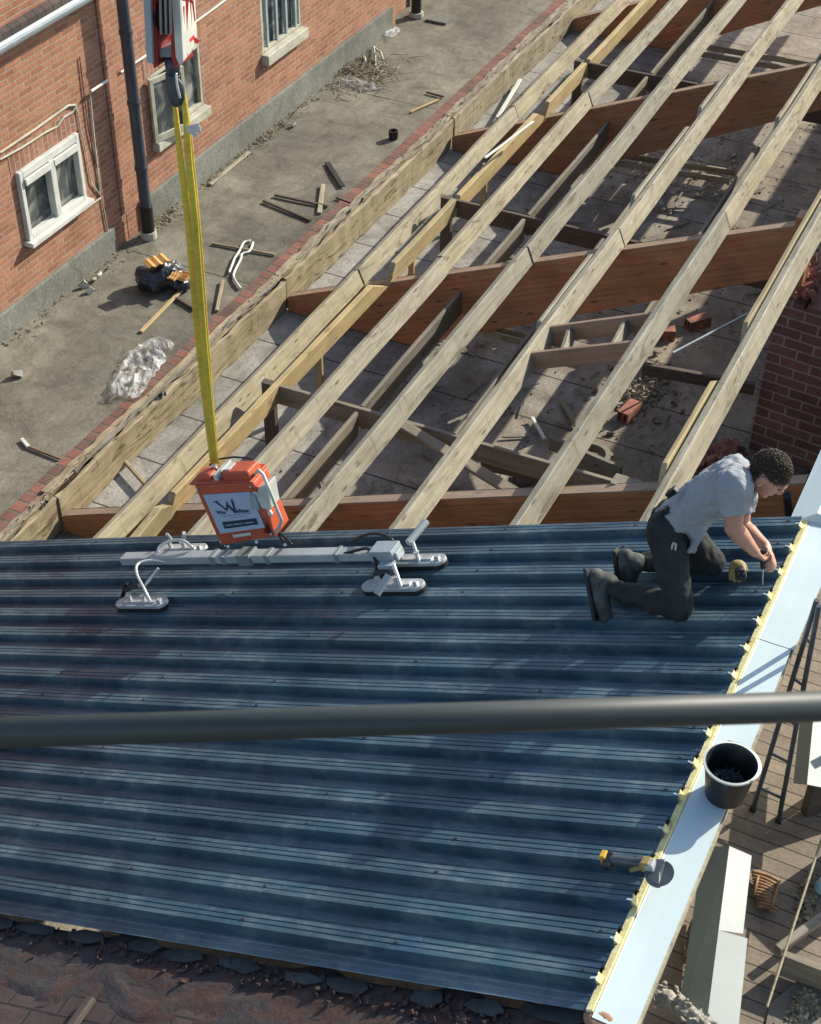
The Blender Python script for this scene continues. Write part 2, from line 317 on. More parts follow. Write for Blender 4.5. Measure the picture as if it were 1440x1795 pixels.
# profiled steel: dark petrol paint, faint dust
g=G('profiled_steel'); v=g.coord(rnd=False)
c=g.ramp(g.noise(v,2.2,6,.65),[(.35,(.026,.074,.112)),(.65,(.062,.122,.150))])
dust=g.ramp(g.noise(v,5.5,8,.75,.7),[(.52,(0,0,0)),(.72,(1,1,1))]); c=g.mix(g.mix(1,dust,(.40,.40,.40),'MULTIPLY'),c,(.30,.31,.30))
smr=g.ramp(g.noise(g.coord((1.0,7,1.0),rnd=False),2.0,7,.72,.9),[(.50,(0,0,0)),(.70,(1,1,1))]); c=g.mix(g.mix(1,smr,(.33,.33,.33),'MULTIPLY'),c,(.33,.38,.37))
drk=g.ramp(g.noise(v,1.6,5,.6,.5),[(.38,(.42,.46,.54)),(.58,(1,1,1))]); c=g.mix(.85,c,drk,'MULTIPLY')
sp=g.n('ShaderNodeTexVoronoi'); sp.inputs['Scale'].default_value=16; g.L(v,sp.inputs['Vector'])
c=g.mix(g.mix(1,g.ramp(sp.outputs['Distance'],[(.03,(1,1,1)),(.07,(0,0,0))]),(.35,.35,.35),'MULTIPLY'),c,(.35,.36,.35))
g.col(c); g.set(.36,.0,spec=.55); g.bump(g.noise(g.coord((1,3,3),rnd=False),7,4),.08,.004); M['sheet']=g.m

# ------------------------------------------------------------------ the setting
ZT=.32                                  # terrace level, slab is z=0
def plane(name,x0,y0,x1,y1,z,mat):
    o=MB().add([(x0,y0,z),(x1,y0,z),(x1,y1,z),(x0,y1,z)],[[0,1,2,3]]).build(name,mat,origin=Vector((x0,y0,z))); return tag(o,kind='structure')
plane('ground',-150,-100,150,250,-1.2,M['dirt'])
# terrace: a slab with slightly uneven surface
m=MB(); nx,ny=14,90; x0,x1,y0,y1=-8.2,-6.195,2.0,30.0
for j in range(ny+1):
    for i in range(nx+1):
        x=x0+(x1-x0)*i/nx; y=y0+(y1-y0)*j/ny
        m.v.append(Vector((x,y,ZT-.004+.012*noise.noise(Vector((x*1.3,y*1.3,0))))))
for j in range(ny):
    for i in range(nx): a=j*(nx+1)+i; m.f.append([a,a+1,a+nx+2,a+nx+1])
tag(m.build('terrace',M['terrace'],smooth=True,origin=Vector((x0,y0,0))),kind='structure')
plane('floor',-6.02,2.0,-.72,30,0,M['slab'])
# dirt swept along the right part of the old deck
# ------------------------------------------------------------------ far brick building
WX=-7.6
bb=thing('brick_building',Vector((WX,12,ZT)),'orange brick building behind the concrete terrace with grey plinth and white window','building')
GZ=2.70; YS=9.93; WR=WX+.004            # right section stands a little proud
def wallmesh(x,ya,yb,za,zb,holes,depth=.5,reveal=.10):
    m=MB(); ys=sorted({ya,yb}|{h[0] for h in holes}|{h[1] for h in holes}); zs=sorted({za,zb}|{h[2] for h in holes}|{h[3] for h in holes})
    for i in range(len(ys)-1):
        for j in range(len(zs)-1):
            cy=(ys[i]+ys[i+1])/2; cz=(zs[j]+zs[j+1])/2
            if any(h[0]<cy<h[1] and h[2]<cz<h[3] for h in holes): continue
            m.add([(x,ys[i],zs[j]),(x,ys[i+1],zs[j]),(x,ys[i+1],zs[j+1]),(x,ys[i],zs[j+1])],[[0,1,2,3]])
    for h in holes:
        a,b,c,d=h; m.add([(x,a,c),(x,b,c),(x,b,d),(x,a,d),(x-reveal,a,c),(x-reveal,b,c),(x-reveal,b,d),(x-reveal,a,d)],[[0,1,5,4],[1,2,6,5],[2,3,7,6],[3,0,4,7]])
    for ye in (ya,yb): m.add([(x,ye,za),(x,ye,zb),(x-depth,ye,zb),(x-depth,ye,za)],[[0,1,2,3]])
    return m
w1=(8.56,9.37,1.01,1.62); w2=(10.46,11.32,1.05,1.66); w3=(12.43,13.22,1.12,1.90)
wallmesh(WX,1.0,YS,ZT-.3,GZ+.3,[w1]).build('wall',M['brick'],bb)
wallmesh(WR,YS,15.42,ZT-.3,4.2,[w2,w3]).build('wall',M['brick'],bb)
wallmesh(WX-.12,15.42,34,ZT-.3,4.2,[]).build('wall',M['brick'],bb)
MB().box((WX-.1,1.0,ZT-.1),(WX+.03,YS-.22,.56)).build('plinth',M['plinth'],bb,bevel=.008)
MB().box((WX+.004,YS-.075,.60),(WX+.018,YS-.01,GZ+1.4)).build('brick_edge',M['brick'],bb,bevel=.003)
MB().box((WR-.1,YS+.19,ZT-.1),(WR+.03,15.30,.60)).build('plinth',M['plinth'],bb,bevel=.008)
MB().box((WX-.3,16.0,ZT-.1),(WX-.09,34,.60)).build('plinth',M['plinth'],bb,bevel=.008)
# windows
def window(wall,x,ya,yb,za,zb,fm,fw=.045,mull=True,sashtop=0):
    m=MB(); m.box((x-.03,ya,za),(x+.03,ya+fw,zb)).box((x-.03,yb-fw,za),(x+.03,yb,zb)).box((x-.03,ya+fw,za),(x+.03,yb-fw,za+fw)).box((x-.03,ya+fw,zb-fw-sashtop),(x+.03,yb-fw,zb))
    if mull: c=(ya+yb)/2; m.box((x-.025,c-fw*.75,za+fw),(x+.045,c+fw*.75,zb-fw-sashtop))
    w=m.build('window',fm,bb,bevel=.006)
    return w
M['soldier']=bricks('soldier_course',(2,1),.23,.062,(.42,.20,.12),(.28,.12,.07),(.38,.30,.22),(.62,.57,.54),ms=.0085,bumpd=.006)
for (ya,yb,zb,xx) in ((w1[0]-.05,w1[1]+.05,w1[3]+.004,WX),(w2[0]-.05,w2[1]+.05,w2[3]+.004,WR)): MB().box((xx-.01,ya,zb),(xx+.003,yb,zb+.19)).build('lintel',M['soldier'],bb)
wa=window(bb,WX+.01,*w1,M['pvc'],.045,True,.02)
MB().box((WX-.035,w1[0]+.05,w1[2]+.05),(WX-.02,w1[1]-.05,w1[3]-.08)).build('pane',M['pane'],wa)
MB().box((WX-.02,w1[0]-.03,w1[2]-.045),(WX+.09,w1[1]+.03,w1[2]-.003)).build('sill',M['pvc'],wa,bevel=.005)
MB().box((WX+.035,w1[0]+.05,w1[3]-.13),(WX+.06,w1[0]+.38,w1[3]-.07)).box((WX+.035,w1[1]-.38,w1[3]-.13),(WX+.06,w1[1]-.06,w1[3]-.07)).build('weather_bar',M['pvc'],wa,bevel=.004)
wb=window(bb,WR-.03,*w2,M['cream'],.04,True)
MB().box((WR-.05,w2[0]+.04,w2[2]+.04),(WR-.04,w2[1]-.04,w2[3]-.04)).build('pane',M['pane'],wb)
MB().box((WR-.05,w2[0]-.02,w2[2]-.09),(WR+.07,w2[1]+.02,w2[2]-.003)).build('sill',M['cream'],wb,bevel=.008)
# outward-opened left casement
m=MB(); a=Vector((WR+.02,w2[0]-.03,0)); d=Vector((.10,.40,0)); 
for (s0,s1,za,zb) in ((0,1,w2[2]+.0,w2[2]+.07),(0,1,w2[3]-.05,w2[3]),(0,.1,w2[2]+.07,w2[3]-.05),(.9,1,w2[2]+.07,w2[3]-.05)):
    p=a+d*s0; q=a+d*s1; nn=Vector((.03,-.008,0))
    m.hexa([p+Z*za,q+Z*za,q+nn+Z*za,p+nn+Z*za],[p+Z*zb,q+Z*zb,q+nn+Z*zb,p+nn+Z*zb])
cs=m.build('casement',M['cream'],bb,bevel=.004)
p=a+d*.1+Vector((.01,0,0)); q=a+d*.9+Vector((.01,0,0)); nn=Vector((.008,0,0))
MB().hexa([p+Z*(w2[2]+.07),q+Z*(w2[2]+.07),q+nn+Z*(w2[2]+.07),p+nn+Z*(w2[2]+.07)],[p+Z*(w2[3]-.05),q+Z*(w2[3]-.05),q+nn+Z*(w2[3]-.05),p+nn+Z*(w2[3]-.05)]).build('pane',M['pane'],cs)
wc=window(bb,WR-.03,*w3,M['cream'],.04,False)
MB().box((WR-.05,w3[0]+.04,w3[2]+.04),(WR-.04,w3[1]-.04,w3[3]-.04)).build('pane',M['pane'],wc)
m=MB()
for k in range(4): y=w3[0]+.10+k*.19; m.box((WR-.02,y,w3[2]+.03),(WR+.005,y+.035,w3[3]-.03))
m.build('grille',M['bluegrey'],wc)
MB().box((WR-.05,w3[0]-.02,w3[2]-.11),(WR+.08,w3[1]+.02,w3[2]-.003)).build('sill',M['cream'],wc,bevel=.008)
# gutter, roof, pipes
m=MB(); gx=WX+.10
pr=[(gx+.07*math.cos(t),GZ+.02+.07*math.sin(t)) for t in [math.pi+k*math.pi/8 for k in range(9)]]; pi_=[(gx+.06*math.cos(t),GZ+.025+.06*math.sin(t)) for t in [math.pi+k*math.pi/8 for k in range(9)]][::-1]
poly=pr+pi_; m.hexa([(x,4,z) for x,z in poly],[(x,YS-.05,z) for x,z in poly]); m.build('gutter',M['bluegrey'],bb,smooth=30)
MB().add([(WX+.05,4,GZ+.05),(WX+.05,YS-.05,GZ+.05),(WX-4,YS-.05,GZ+2.2),(WX-4,4,GZ+2.2),(WX+.05,4,GZ+.0),(WX+.05,YS-.05,GZ+.0),(WX-4,YS-.05,GZ+2.1),(WX-4,4,GZ+2.1)],[[0,1,2,3],[4,5,6,7],[0,1,5,4],[1,2,6,5],[0,3,7,4]]).build('roof',M['oldtile'],bb)
dp=MB().tube([(WX+.15,10.03,GZ+1.5),(WX+.15,10.03,.62)],.052,16).build('downpipe',M['pipe'],bb,smooth=40)
MB().tube([(WX+.15,10.03,.64),(WX+.15,10.03,ZT+.06)],.062,16).build('pipe_foot',M['black'],dp,smooth=40)
MB().tube([(WX+.15,10.03,ZT+.07),(WX+.15,10.03,ZT)],.075,16).build('drain_collar',M['cream'],dp,smooth=40)
for z in (1.0,1.62,2.25,2.9): MB().tube([(WX+.15,10.03,z),(WX+.15,10.03,z+.035)],.06,16).build('bracket',M['pipe'],dp)
dp=MB().tube([(WX+.1,15.78,4),(WX+.1,15.78,.75)],.05,16).build('downpipe',M['pipe'],bb,smooth=40)
MB().tube([(WX+.1,15.78,.76),(WX+.1,15.78,ZT)],.06,16).build('pipe_foot',M['black'],dp,smooth=40)
MB().tube([(WX+.1,15.78,ZT+.05),(WX+.1,15.78,ZT)],.085,16).build('drain_collar',M['cream'],dp,smooth=40)
def cond(pts,r,mat='pvc',x=WX+.012): MB().tube([onx(px,py,x) for px,py in pts],r,6).build('conduit',M[mat],bb)
cond([(0,268),(60,228),(120,185),(132,184),(135,195)],.010,'cream'); cond([(0,280),(40,258),(80,232),(100,222),(112,206),(128,196),(134,184)],.009,'cream')
cond([(135,190),(141,225),(150,262),(160,320),(178,345),(198,452)],.006,'dark_board' if False else 'cream')
cond([(140,100),(146,150),(156,230),(172,300),(184,380),(196,440)],.006,'rust'); cond([(160,160),(190,140)],.012,'pvc',WX+.05); cond([(158,165),(166,250),(176,340)],.008,'cream')
cond([(108,398),(178,346)],.008,'cream'); cond([(97,22),(118,26),(135,24)],.005,'rust')
cond([(212,127),(257,97)],.011,'pvc',WR+.012); cond([(337,43),(400,-3)],.011,'pvc',WR+.012)
# ------------------------------------------------------------------ brick kerb with timber plates
m=MB().box((-6.205,2,-.1),(-6.085,30,ZT+.012)); tag(m.build('brick_kerb',M['curb_brick'],bevel=.004,origin=Vector((-6.215,2,-.1))),'row of red header bricks edging the concrete terrace','kerb')
def timber(name,p0,p1,w,d,mat,up,parent=None,jit=.004,seg=None,cut0=0,cut1=0,rough=.0015):
    """beam whose top centre line runs p0 to p1; cut0/cut1 skew the ends"""
    p0=Vector(p0); p1=Vector(p1); L=(p1-p0).length; fr=frame(p0,p1-p0,up); n=seg or max(2,int(L/.25)); mb=MB(); c=min(.006,w*.12)
    prof=[(-w/2+c,0),(w/2-c,0),(w/2,-c),(w/2,-d+c),(w/2-c,-d),(-w/2+c,-d),(-w/2,-d+c),(-w/2,-c)]
    sd_=random.random()*100
    for i in range(n+1):
        x=L*i/n; jy=jit*noise.noise(Vector((x*.7,sd_,0)))*2; jz=jit*noise.noise(Vector((x*.7,sd_,9)))*1.2
        for k,(a,b) in enumerate(prof):
            xx=x+(cut0*(b/d) if i==0 else 0)+(cut1*(b/d) if i==n else 0)
            e=rough*noise.noise(Vector((x*7,a*40,sd_+b*30)))
            mb.v.append(fr@Vector((xx,a+jy+e,b+jz+e)))
    q=len(prof)
    for i in range(n):
        for k in range(q): mb.f.append([i*q+k,i*q+(k+1)%q,(i+1)*q+(k+1)%q,(i+1)*q+k])
    mb.f.append(list(range(q))[::-1]); mb.f.append([n*q+k for k in range(q)])
    return mb.build(name,mat,parent,world=fr)
SEGS=[(3.2,6.55,'nearest'),(6.56,9.93,'middle'),(9.94,13.5,'far'),(13.51,21,'farthest')]
for y0_,y1_,wd in SEGS:
    tag(timber('wall_plate',(-6.045,y0_,ZT+.035),(-6.045+random.uniform(-.006,.006),y1_,ZT+.03),.070,.05,M['old_pine'],Z,jit=.012,seg=110,rough=.014),f'weathered timber plate lying flat on the kerb beside the bricks, {wd} length','timber plate','flat plates on the brick kerb')
    tag(timber('edge_board',(-5.985,y0_+.02,ZT+.008),(-5.985,y1_+.02,ZT-.0+random.uniform(-.01,.01)),.035,.31,M['old_pine'],Z,jit=.012,seg=110,rough=.010),f'upright pale edge board on the deck side of the kerb, {wd} length','board','upright boards along the kerb')
# splintered strips and holes along the joint of the plates
for y0_,y1_,wd in SEGS:
    tag(timber('torn_strip',(-6.012,y0_+.3,ZT+.050),(-6.016,y1_-.1,ZT+.046),.022,.03,M['grey_board'],Z,jit=.010,seg=140,rough=.016),f'narrow torn weathered strip on top of the kerb plates, {wd} length','strip','torn strips on the kerb plates')
m=MB()
for k in range(260):
    y=random.uniform(5.8,17.5); L=random.uniform(.04,.30); p=Vector((-6.006+random.uniform(-.05,.006),y,ZT+.036)); q=p+Vector((random.uniform(-.012,.012),L,random.uniform(-.004,.006)))
    m.bar(p,q,random.uniform(.004,.014),random.uniform(.004,.012))
tag(m.build('wood_splinters',M['old_pine']),'torn splinters of wood along the timber plates of the kerb','splinters',kind='stuff')
for k,(px,py,l) in enumerate(((633,352,'beside the crossing dark laths'),(610,372,'near the crossing dark laths'),(286,692,'near the plastic bag'),(862,125,'near the far end'),(80,880,'at the near end'))):
    p=onz(px,py,ZT+.03); m=MB()  # dark chunks stand in for the shaded holes in the plates
    for q in range(5): chunk(m,p+Vector((random.uniform(-.015,.01),random.uniform(-.03,.03),random.uniform(-.005,.006))),.016)
    tag(m.build('dark_hole',M['black']),f'small black chunks standing in for a dark hole in the kerb plates {l}','dark hole','dark holes on the kerb')
# ------------------------------------------------------------------ roof beams
YB=[6.62,9.98,13.48,16.98]
BN=['nearest','second nearest','third','farthest']
def rz(x,off): # z of a plane parallel to the roof at normal offset off
    return P0.z+((x-P0.x)*math.sin(TH)+off)/math.cos(TH)
for yb,nm in zip(YB,BN):
    t=.09; xl=-5.95; xr=-1.62 if yb>7 else -.80
    top=lambda x:rz(x,-.228); dep=.38/math.cos(TH)
    xb=-4.72
    pts=[(xl,top(xl)),(xr,top(xr)),(xr,top(xr)-dep),(xb,.012),(xl,.012)]
    if top(xb)-dep<0.012: xb=xl+( .012+dep-top(xl))/math.tan(TH); pts[3]=(xb,.012)
    e=thing('roof_beam',Vector((xl,yb,0)),f'sloping brown laminated beam under the rafters, {nm} of the row','beam','brown laminated beams')
    fr=frame(Vector((xl,yb,top(xl))),S,N)
    mb=MB().hexa([(x,yb-t/2,z) for x,z in pts],[(x,yb+t/2,z) for x,z in pts]); mb.build('beam_body',M['glulam'],e,world=fr,bevel=.004)
    mb=MB(); nseg=30
    a=Vector((xl+.02,yb,top(xl+.02)))+N*.0005; b=Vector((xr,yb,top(xr)))+N*.0005
    timber('beam_top',a+N*.004,b+N*.004,t-.002,.004,M['glulam_top'],N,e,jit=0)
# posts at the high end
for (yb,lab) in ((9.98,'brown post at the high end of the second beam by the low brick wall'),(13.48,'brown post at the high end of the third beam')):
    o=timber('post',(-1.55,yb,rz(-1.55,-.2)),(-1.55,yb,0.0),.13,.13,M['glulam'],X); tag(o,lab,'post')
# post and end pieces of nearest beam
tag(timber('post',(-1.72,6.70,rz(-1.72,-.27)),(-1.72,6.70,0),.10,.16,M['grey_board'],X),'grey timber post behind the nearest beam beside the kneeling man','post')
# ------------------------------------------------------------------ rafters running away (purlins)
PS=[-4.618,-3.745,-2.875,-2.13,-1.235,-.445]; PW=.055; PD=.157
PS0=[-4.43,-3.60,-2.80,-2.02,-1.205,-.42]
PN=['first rafter from the kerb','second rafter from the kerb','third rafter from the kerb','fourth rafter from the kerb','fifth rafter from the kerb','sixth rafter from the kerb']
def ps(i,y):
    t=max(0,min(1,(y-6)/9)); return PS0[i]+(PS[i]-PS0[i])*t
for i in range(6):
    yend={0:17.4,1:17.4,2:17.4,3:17.4,4:17.4,5:15.0}[i]
    ys=[3.35]+[yb+random.uniform(-.1,.1) for yb in YB[1:]]+[20.6]
    names=['near length','middle length','far length','farthest length']
    for k in range(len(ys)-1):
        if ys[k]>yend: break
        off=(.003 if (k+i)%2 else -.003)+(.014 if (i==3 and k==1) else 0)
        s=lambda y:ps(i,y)+PW/2+off
        o=timber('rafter',SYN(s(ys[k]),ys[k]+.004,-.07),SYN(s(ys[k+1]),ys[k+1]-.004,-.07+random.uniform(-.006,.006)),PW,PD,M['purlin'],N,jit=.006)
        tag(o,f'pale treated timber {PN[i]}, {names[k]}','rafter','treated timber rafters')
    # splice boards nailed alongside
spl=[(3,8.55,9.6),(3,10.6,12.0),(4,11.8,13.0),(3,12.4,13.2),(5,8.2,10.3),(5,6.6,7.5),(4,16.0,17.2)]
loc=['beside the fourth rafter before the second beam','beside the fourth rafter just behind the second beam','beside the fifth rafter before the third beam','beside the fourth rafter before the third beam','beside the sixth rafter near the low brick wall','beside the sixth rafter behind the kneeling man','beside the fifth rafter at the far end']
for (i,a,b),l in zip(spl,loc):
    o=timber('splice_board',SYN(ps(i,a)-.035,a,-.06),SYN(ps(i,b)-.04,b,-.075),.035,.13,M['yellow_pine' if i==5 else 'purlin'],N,cut0=.25,cut1=-.25)
    tag(o,f'short pale splice board {l}','splice board','splice boards beside the rafters')
# lower bearer line just right of the first rafter (pointed ends)
ZC=.72
bl=[(6.60,9.60,'reaching up to the second beam'),(10.02,11.25,'just behind the second beam'),(11.34,13.2,'just before the third beam'),(13.5,14.55,'just behind the third beam'),(14.65,16.8,'at the far end')]
for a,b,l in bl:
    tag(timber('bearer',(-4.945,a,ZC+.02),(-4.955,b,ZC+.02),.05,.17,M['yellow_pine'],Z,cut0=.12,cut1=-.30),f'yellow pine bearer beside the first rafter {l}','bearer','yellow bearers low beside the first rafter')
tag(timber('bearer',(-4.80,4.5,ZC+.02),(-4.94,6.40,ZC+.03),.06,.17,M['yellow_pine'],Z,cut1=-.30),'yellow pine bearer end beside the first rafter at the edge of the blue roofing','bearer','yellow bearers low beside the first rafter')
for (px,py,l) in ((565,615,'nearest'),(727,455,'second'),(855,300,'third'),(970,180,'farthest')):
    p=onz(px,py,.55); tag(timber('hanger',(p.x,p.y,.62),(p.x,p.y,.02),.035,.05,M['yellow_pine'],X),f'short thin hanger under the yellow bearers, {l} one','hanger','short hangers under the bearers')
# ceiling frame: cross joists and long binders
for y,l in ((8.06,'in front of the second beam'),(11.29,'between the second and third beams'),(14.62,'behind the third beam')):
    tag(timber('cross_joist',(-5.03,y,ZC),(-1.66,y+.07,ZC),.04,.17,M['dark_board'] if y>9 else M['grey_board'],Z),f'level grey cross joist below the rafters {l}','joist','level cross joists')
    tag(timber('joist_post',(-4.98,y,ZC),(-4.98,y,0.0),  .06,.10,M['dark_board'],X),f'short brown post under the cross joist {l}','post','short posts under the cross joists')
for x,l in ((-4.25,'between the second and third rafters'),(-3.50,'between the third and fourth rafters'),(-2.78,'between the fourth and fifth rafters')):
    for a,b,q in ((6.70,8.02,'near part'),(8.10,9.90,'second part'),(10.04,11.24,'third part'),(11.33,13.40,'fourth part'),(13.55,14.57,'fifth part'),(14.67,16.9,'far part')):
        if x==-2.78 and a<9: continue
        if x==-3.5 and a<8: continue
        tag(timber('binder',(x,a,ZC+.005),(x-.01,b,ZC+.0),.03,.22,M['grey_board'],Z),f'grey ceiling binder board running away {l}, {q}','binder','grey binder boards under the rafters')
# old battens further right
for px0,py0,px1,py1,l in ((1000,860,1010,0,''),):
    pass
def lay(name,pts,w,h,mat,z,label,cat,group=None,up=Z):
    a=onz(*pts[0],z); b=onz(*pts[1],z); return tag(timber(name,a,b,w,h,mat,up,jit=.002),label,cat,group)
# trimmer frame between fourth and fifth rafters
for (a,b,l) in (((955,573),(1145,548),'upper rail of the small trimmer frame between fourth and fifth rafters'),((925,618),(1110,597),'lower rail of the small trimmer frame between fourth and fifth rafters')):
    p=roof(*a,-.10); q=roof(*b,-.10); tag(timber('trimmer_rail',p,q,.035,.13,M['glulam_top'],N),l,'trimmer')
for (a,b,l) in (((1000,566),(985,612),'left short rung of the small trimmer frame'),((1098,556),(1075,600),'right short rung of the small trimmer frame')):
    tag(timber('trimmer_rung',roof(*a,-.12),roof(*b,-.12),.03,.10,M['purlin'],N),l,'trimmer')
# diagonal loose boards
lay('loose_board',((700,738),(905,862)),.10,.03,M['grey_board'],.74,'grey loose board lying diagonally under the third and fourth rafters','board')
lay('loose_board',((845,795),(1090,845)),.05,.14,M['dark_board'],.60,'dark board on edge behind the fifth rafter foot','board')
lay('loose_board',((1040,800),(1075,795)),.05,.03,M['yellow_pine'],.10,'short pale board leaning over the round ring','board')
lay('loose_board',((966,765),(1090,818)),.04,.12,M['grey_board'],.45,'grey board on edge above the round ring','board')
lay('batten',((1128,636),(1325,672)),.05,.10,M['dark_board'],.72,'dark batten running from the fifth rafter to the low brick wall','batten')
for k,(a,b,l) in enumerate((((1045,260),(1290,298),'between the third and fourth beams, upper one'),((1040,275),(1280,312),'between the third and fourth beams, lower one'),((1190,70),(1440,112),'near the far end, upper one'),((1180,82),(1440,126),'near the far end, lower one'),((840,563),(990,600),'right behind the second beam, upper one'),((850,578),(985,612),'right behind the second beam, lower one'))):
    lay('batten',(a,b),.03,.06,M['old_pine'],.35,f'thin old batten low under the rafters {l}','batten','thin low battens')
lay('metal_rod',((1180,617),(1312,548)),.018,.018,M['alu'],.5,'thin metal rod leaning between fifth and sixth rafters','rod')
# ring
p=onz(1035,808,.06); o=MB().lathe(p,[(.115,0),(.155,0),(.155,.08),(.115,.08),(.115,0)],28).build('drain_ring',M['grey_board'],smooth=35); tag(o,'grey round ring lying on the old deck beside the fifth rafter','ring')
# ------------------------------------------------------------------ low brick wall and rubble
bwp=onz(1312,785,0); yw=bwp.y; xw=bwp.x; zt=ony(1375,532,yw).z
t=thing('low_brick_wall',Vector((xw,yw,0)),'dark red low brick wall in shade at right with rubble on top','wall')
fr=Matrix.Translation((xw,yw,0))@Matrix.Rotation(R(-6),4,'Z')
m=MB(); q=[(0,0),(2.4,0),(2.4,1.7),(0,1.7)]
m.hexa([fr@Vector((a,b,0)) for a,b in q],[fr@Vector((a,b,zt)) for a,b in q]); m.build('wall_body',M['brick_r'],t,world=fr,bevel=.01)
m=MB()
for k in range(9): m.obox(fr@Vector((.10+k*.235,.11,zt+.015)),(fr.to_3x3()@X),(fr.to_3x3()@Y),Z,.108,.10,.016)
m.build('top_course',M['brick_r'],t,world=fr,bevel=.006)
def rubble(name,pts,z,n,s,mat,label,h=.08):
    mb=MB()
    for k in range(n):
        a=[random.random() for _ in pts]; w_=sum(a); px=sum(p[0]*q for p,q in zip(pts,a))/w_; py=sum(p[1]*q for p,q in zip(pts,a))/w_
        c=onz(px,py,z+random.uniform(0,h)); chunk(mb,c,s*random.uniform(.4,1.4))
    return tag(mb.build(name,mat),label,'rubble',kind='stuff')
rubble('brick_rubble',[(1385,500),(1440,440),(1440,530),(1400,520)],zt+.03,160,.035,M['rubble'],'broken red brick rubble heaped on top of the low brick wall')
rubble('brick_rubble',[(1195,850),(1312,762),(1290,840),(1225,775),(1310,800)],.03,520,.038,M['rubble'],'broken red brick rubble at the foot of the low wall behind the kneeling man',.20)
rubble('debris',[(900,700),(1300,760),(1250,560),(1050,560),(1000,860),(1200,700)],.01,220,.02,M['grey_board'],'grey crumbs and dirt scattered over the old deck under the rafters',.02)
m=MB()
for k in range(420):
    x=random.uniform(-4.8,-1.0); y=random.uniform(6.6,16); L=random.uniform(.02,.16)*(1 if random.random()<.7 else 2); a=random.uniform(0,3.14); c=Vector((x,y,.012)); d=Vector((math.cos(a),math.sin(a),random.uniform(-.05,.12)))*L/2
    m.bar(c-d+Z*.01,c+d+Z*.01,random.uniform(.006,.025),random.uniform(.004,.014))
tag(m.build('wood_scraps',M['grey_board']),'small grey wood scraps strewn over the old deck below the rafters','wood scraps',kind='stuff')
m=MB()
for k in range(1500):
    chunk(m,Vector((random.uniform(-4.9,-.9),random.uniform(6.6,17),.004)),random.uniform(.003,.013))
tag(m.build('grit',M['gravel']),'grit and rubble dust covering the old deck below the rafters','grit',kind='stuff')
rubble('debris',[(860,860),(980,810),(1060,860),(900,830)],.01,90,.03,M['dark_board'],'dark splinters lying between the fourth and fifth rafters',.04)
rubble('debris',[(1000,300),(1300,200),(1380,350),(1150,380)],.01,120,.02,M['cream'],'small pale crumbs on the old deck at the far end',.02)
def holed_brick(px,py,z,rot,label,sc=1.0):
    c=onz(px,py,z); t_=thing('hollow_brick',c,label,'brick','hollow orange bricks'); ax=Matrix.Rotation(rot,3,'Z')@X; ay=Z.cross(ax)
    mb=MB()
    for j in (-1,0,1): mb.obox(c+ay*.045*j*sc+Z*.05*sc,ax,ay,Z,.11*sc,.006*sc,.045*sc)
    for j in (-1,1): mb.obox(c+Z*(.05+.045*j)*sc,ax,ay,Z,.11*sc,.05*sc,.006*sc)
    for j in (-.6,0,.6): mb.obox(c+ax*.11*j*sc+Z*.05*sc,ax,ay,Z,.006*sc,.045*sc,.04*sc)
    mb.build('brick_body',M['orange'] if False else M['rubble'],t_)
holed_brick(1160,592,.0,.4,'hollow orange brick just right of the fifth rafter'); holed_brick(1222,573,0,.9,'hollow orange brick beside the thin metal rod'); holed_brick(1102,730,0,1.4,'hollow orange brick on the deck above the round ring')
# sticks on deck under rafters
lay('lath',((912,138),(872,205)),.045,.02,M['pvc'],.10,'white lath leaning between the kerb and the first rafter near the third beam','lath')
p=onz(850,275,.95); q=onz(935,212,.95); tag(timber('lath',p,q,.025,.015,M['pvc'],Z),'long thin white lath resting along the first rafter','lath')
lay('lath',((933,730),(955,768)),.03,.02,M['pvc'],.05,'short white lath on the deck between the fourth and fifth rafters','lath')
lay('batten',((215,802),(258,850)),.03,.03,M['old_pine'],.08,'thin batten across the grey deck by the nearest kerb board','batten')
for k,(a,b) in enumerate((((840,870),(905,850)),((820,880),(860,905)),((985,700),(1010,745)))):
    lay('offcut',(a,b),.04,.02,M['old_pine'],.04,['small offcut lying behind the nearest beam at centre','small offcut close to the nearest beam at centre','small offcut beside the white lath on the deck'][k],'offcut')
# ------------------------------------------------------------------ terrace litter
def stick(a,b,w_,mat,label,z=ZT+.022,cat='stick'): return lay('stick',(a,b),w_,.02,M[mat],z,label,cat)
stick((247,580),(325,500),.035,'yellow_pine','long pale stick on the terrace left of the yellow slings')
stick((380,543),(391,490),.03,'old_pine','short pale stick standing near the kerb right of the slings')
stick((560,372),(566,322),.045,'purlin','short pale stick by the kerb in front of the dark laths')
stick((462,350),(545,385),.03,'dark_board','dark lath on the terrace, lower of the crossing pair'); stick((482,340),(575,360),.03,'dark_board','dark lath on the terrace, upper of the crossing pair')
stick((372,425),(482,445),.018,'old_pine','thin stick passing under the white cable')
stick((720,195),(770,173),.025,'yellow_pine','thin pale stick touching the far kerb bricks'); stick((748,160),(778,168),.02,'dark_board','short dark stick beside the far kerb bricks')
stick((368,322),(437,265),.04,'purlin','pale stick lying close to the plinth of the brick building')
stick((310,520),(343,540),.04,'dark_board','dark short offcut just left of the yellow slings'); stick((38,768),(50,782),.03,'pvc','small white stick at the lower left of the terrace')
stick((50,782),(105,803),.012,'rust','thin dark rod leading from the terrace to the kerb bricks'); stick((590,345),(625,357),.02,'dark_board','short dark lath beside the kerb bricks at centre')
stick((1035,0),(1030,20),.02,'pvc','tiny white stick far up') if False else None
m=MB(); cab=[(440,422),(428,425),(420,440),(412,452),(405,470),(402,478)]; c2=[(444,425),(438,440),(425,445),(422,455),(410,480),(413,492),(422,505)]
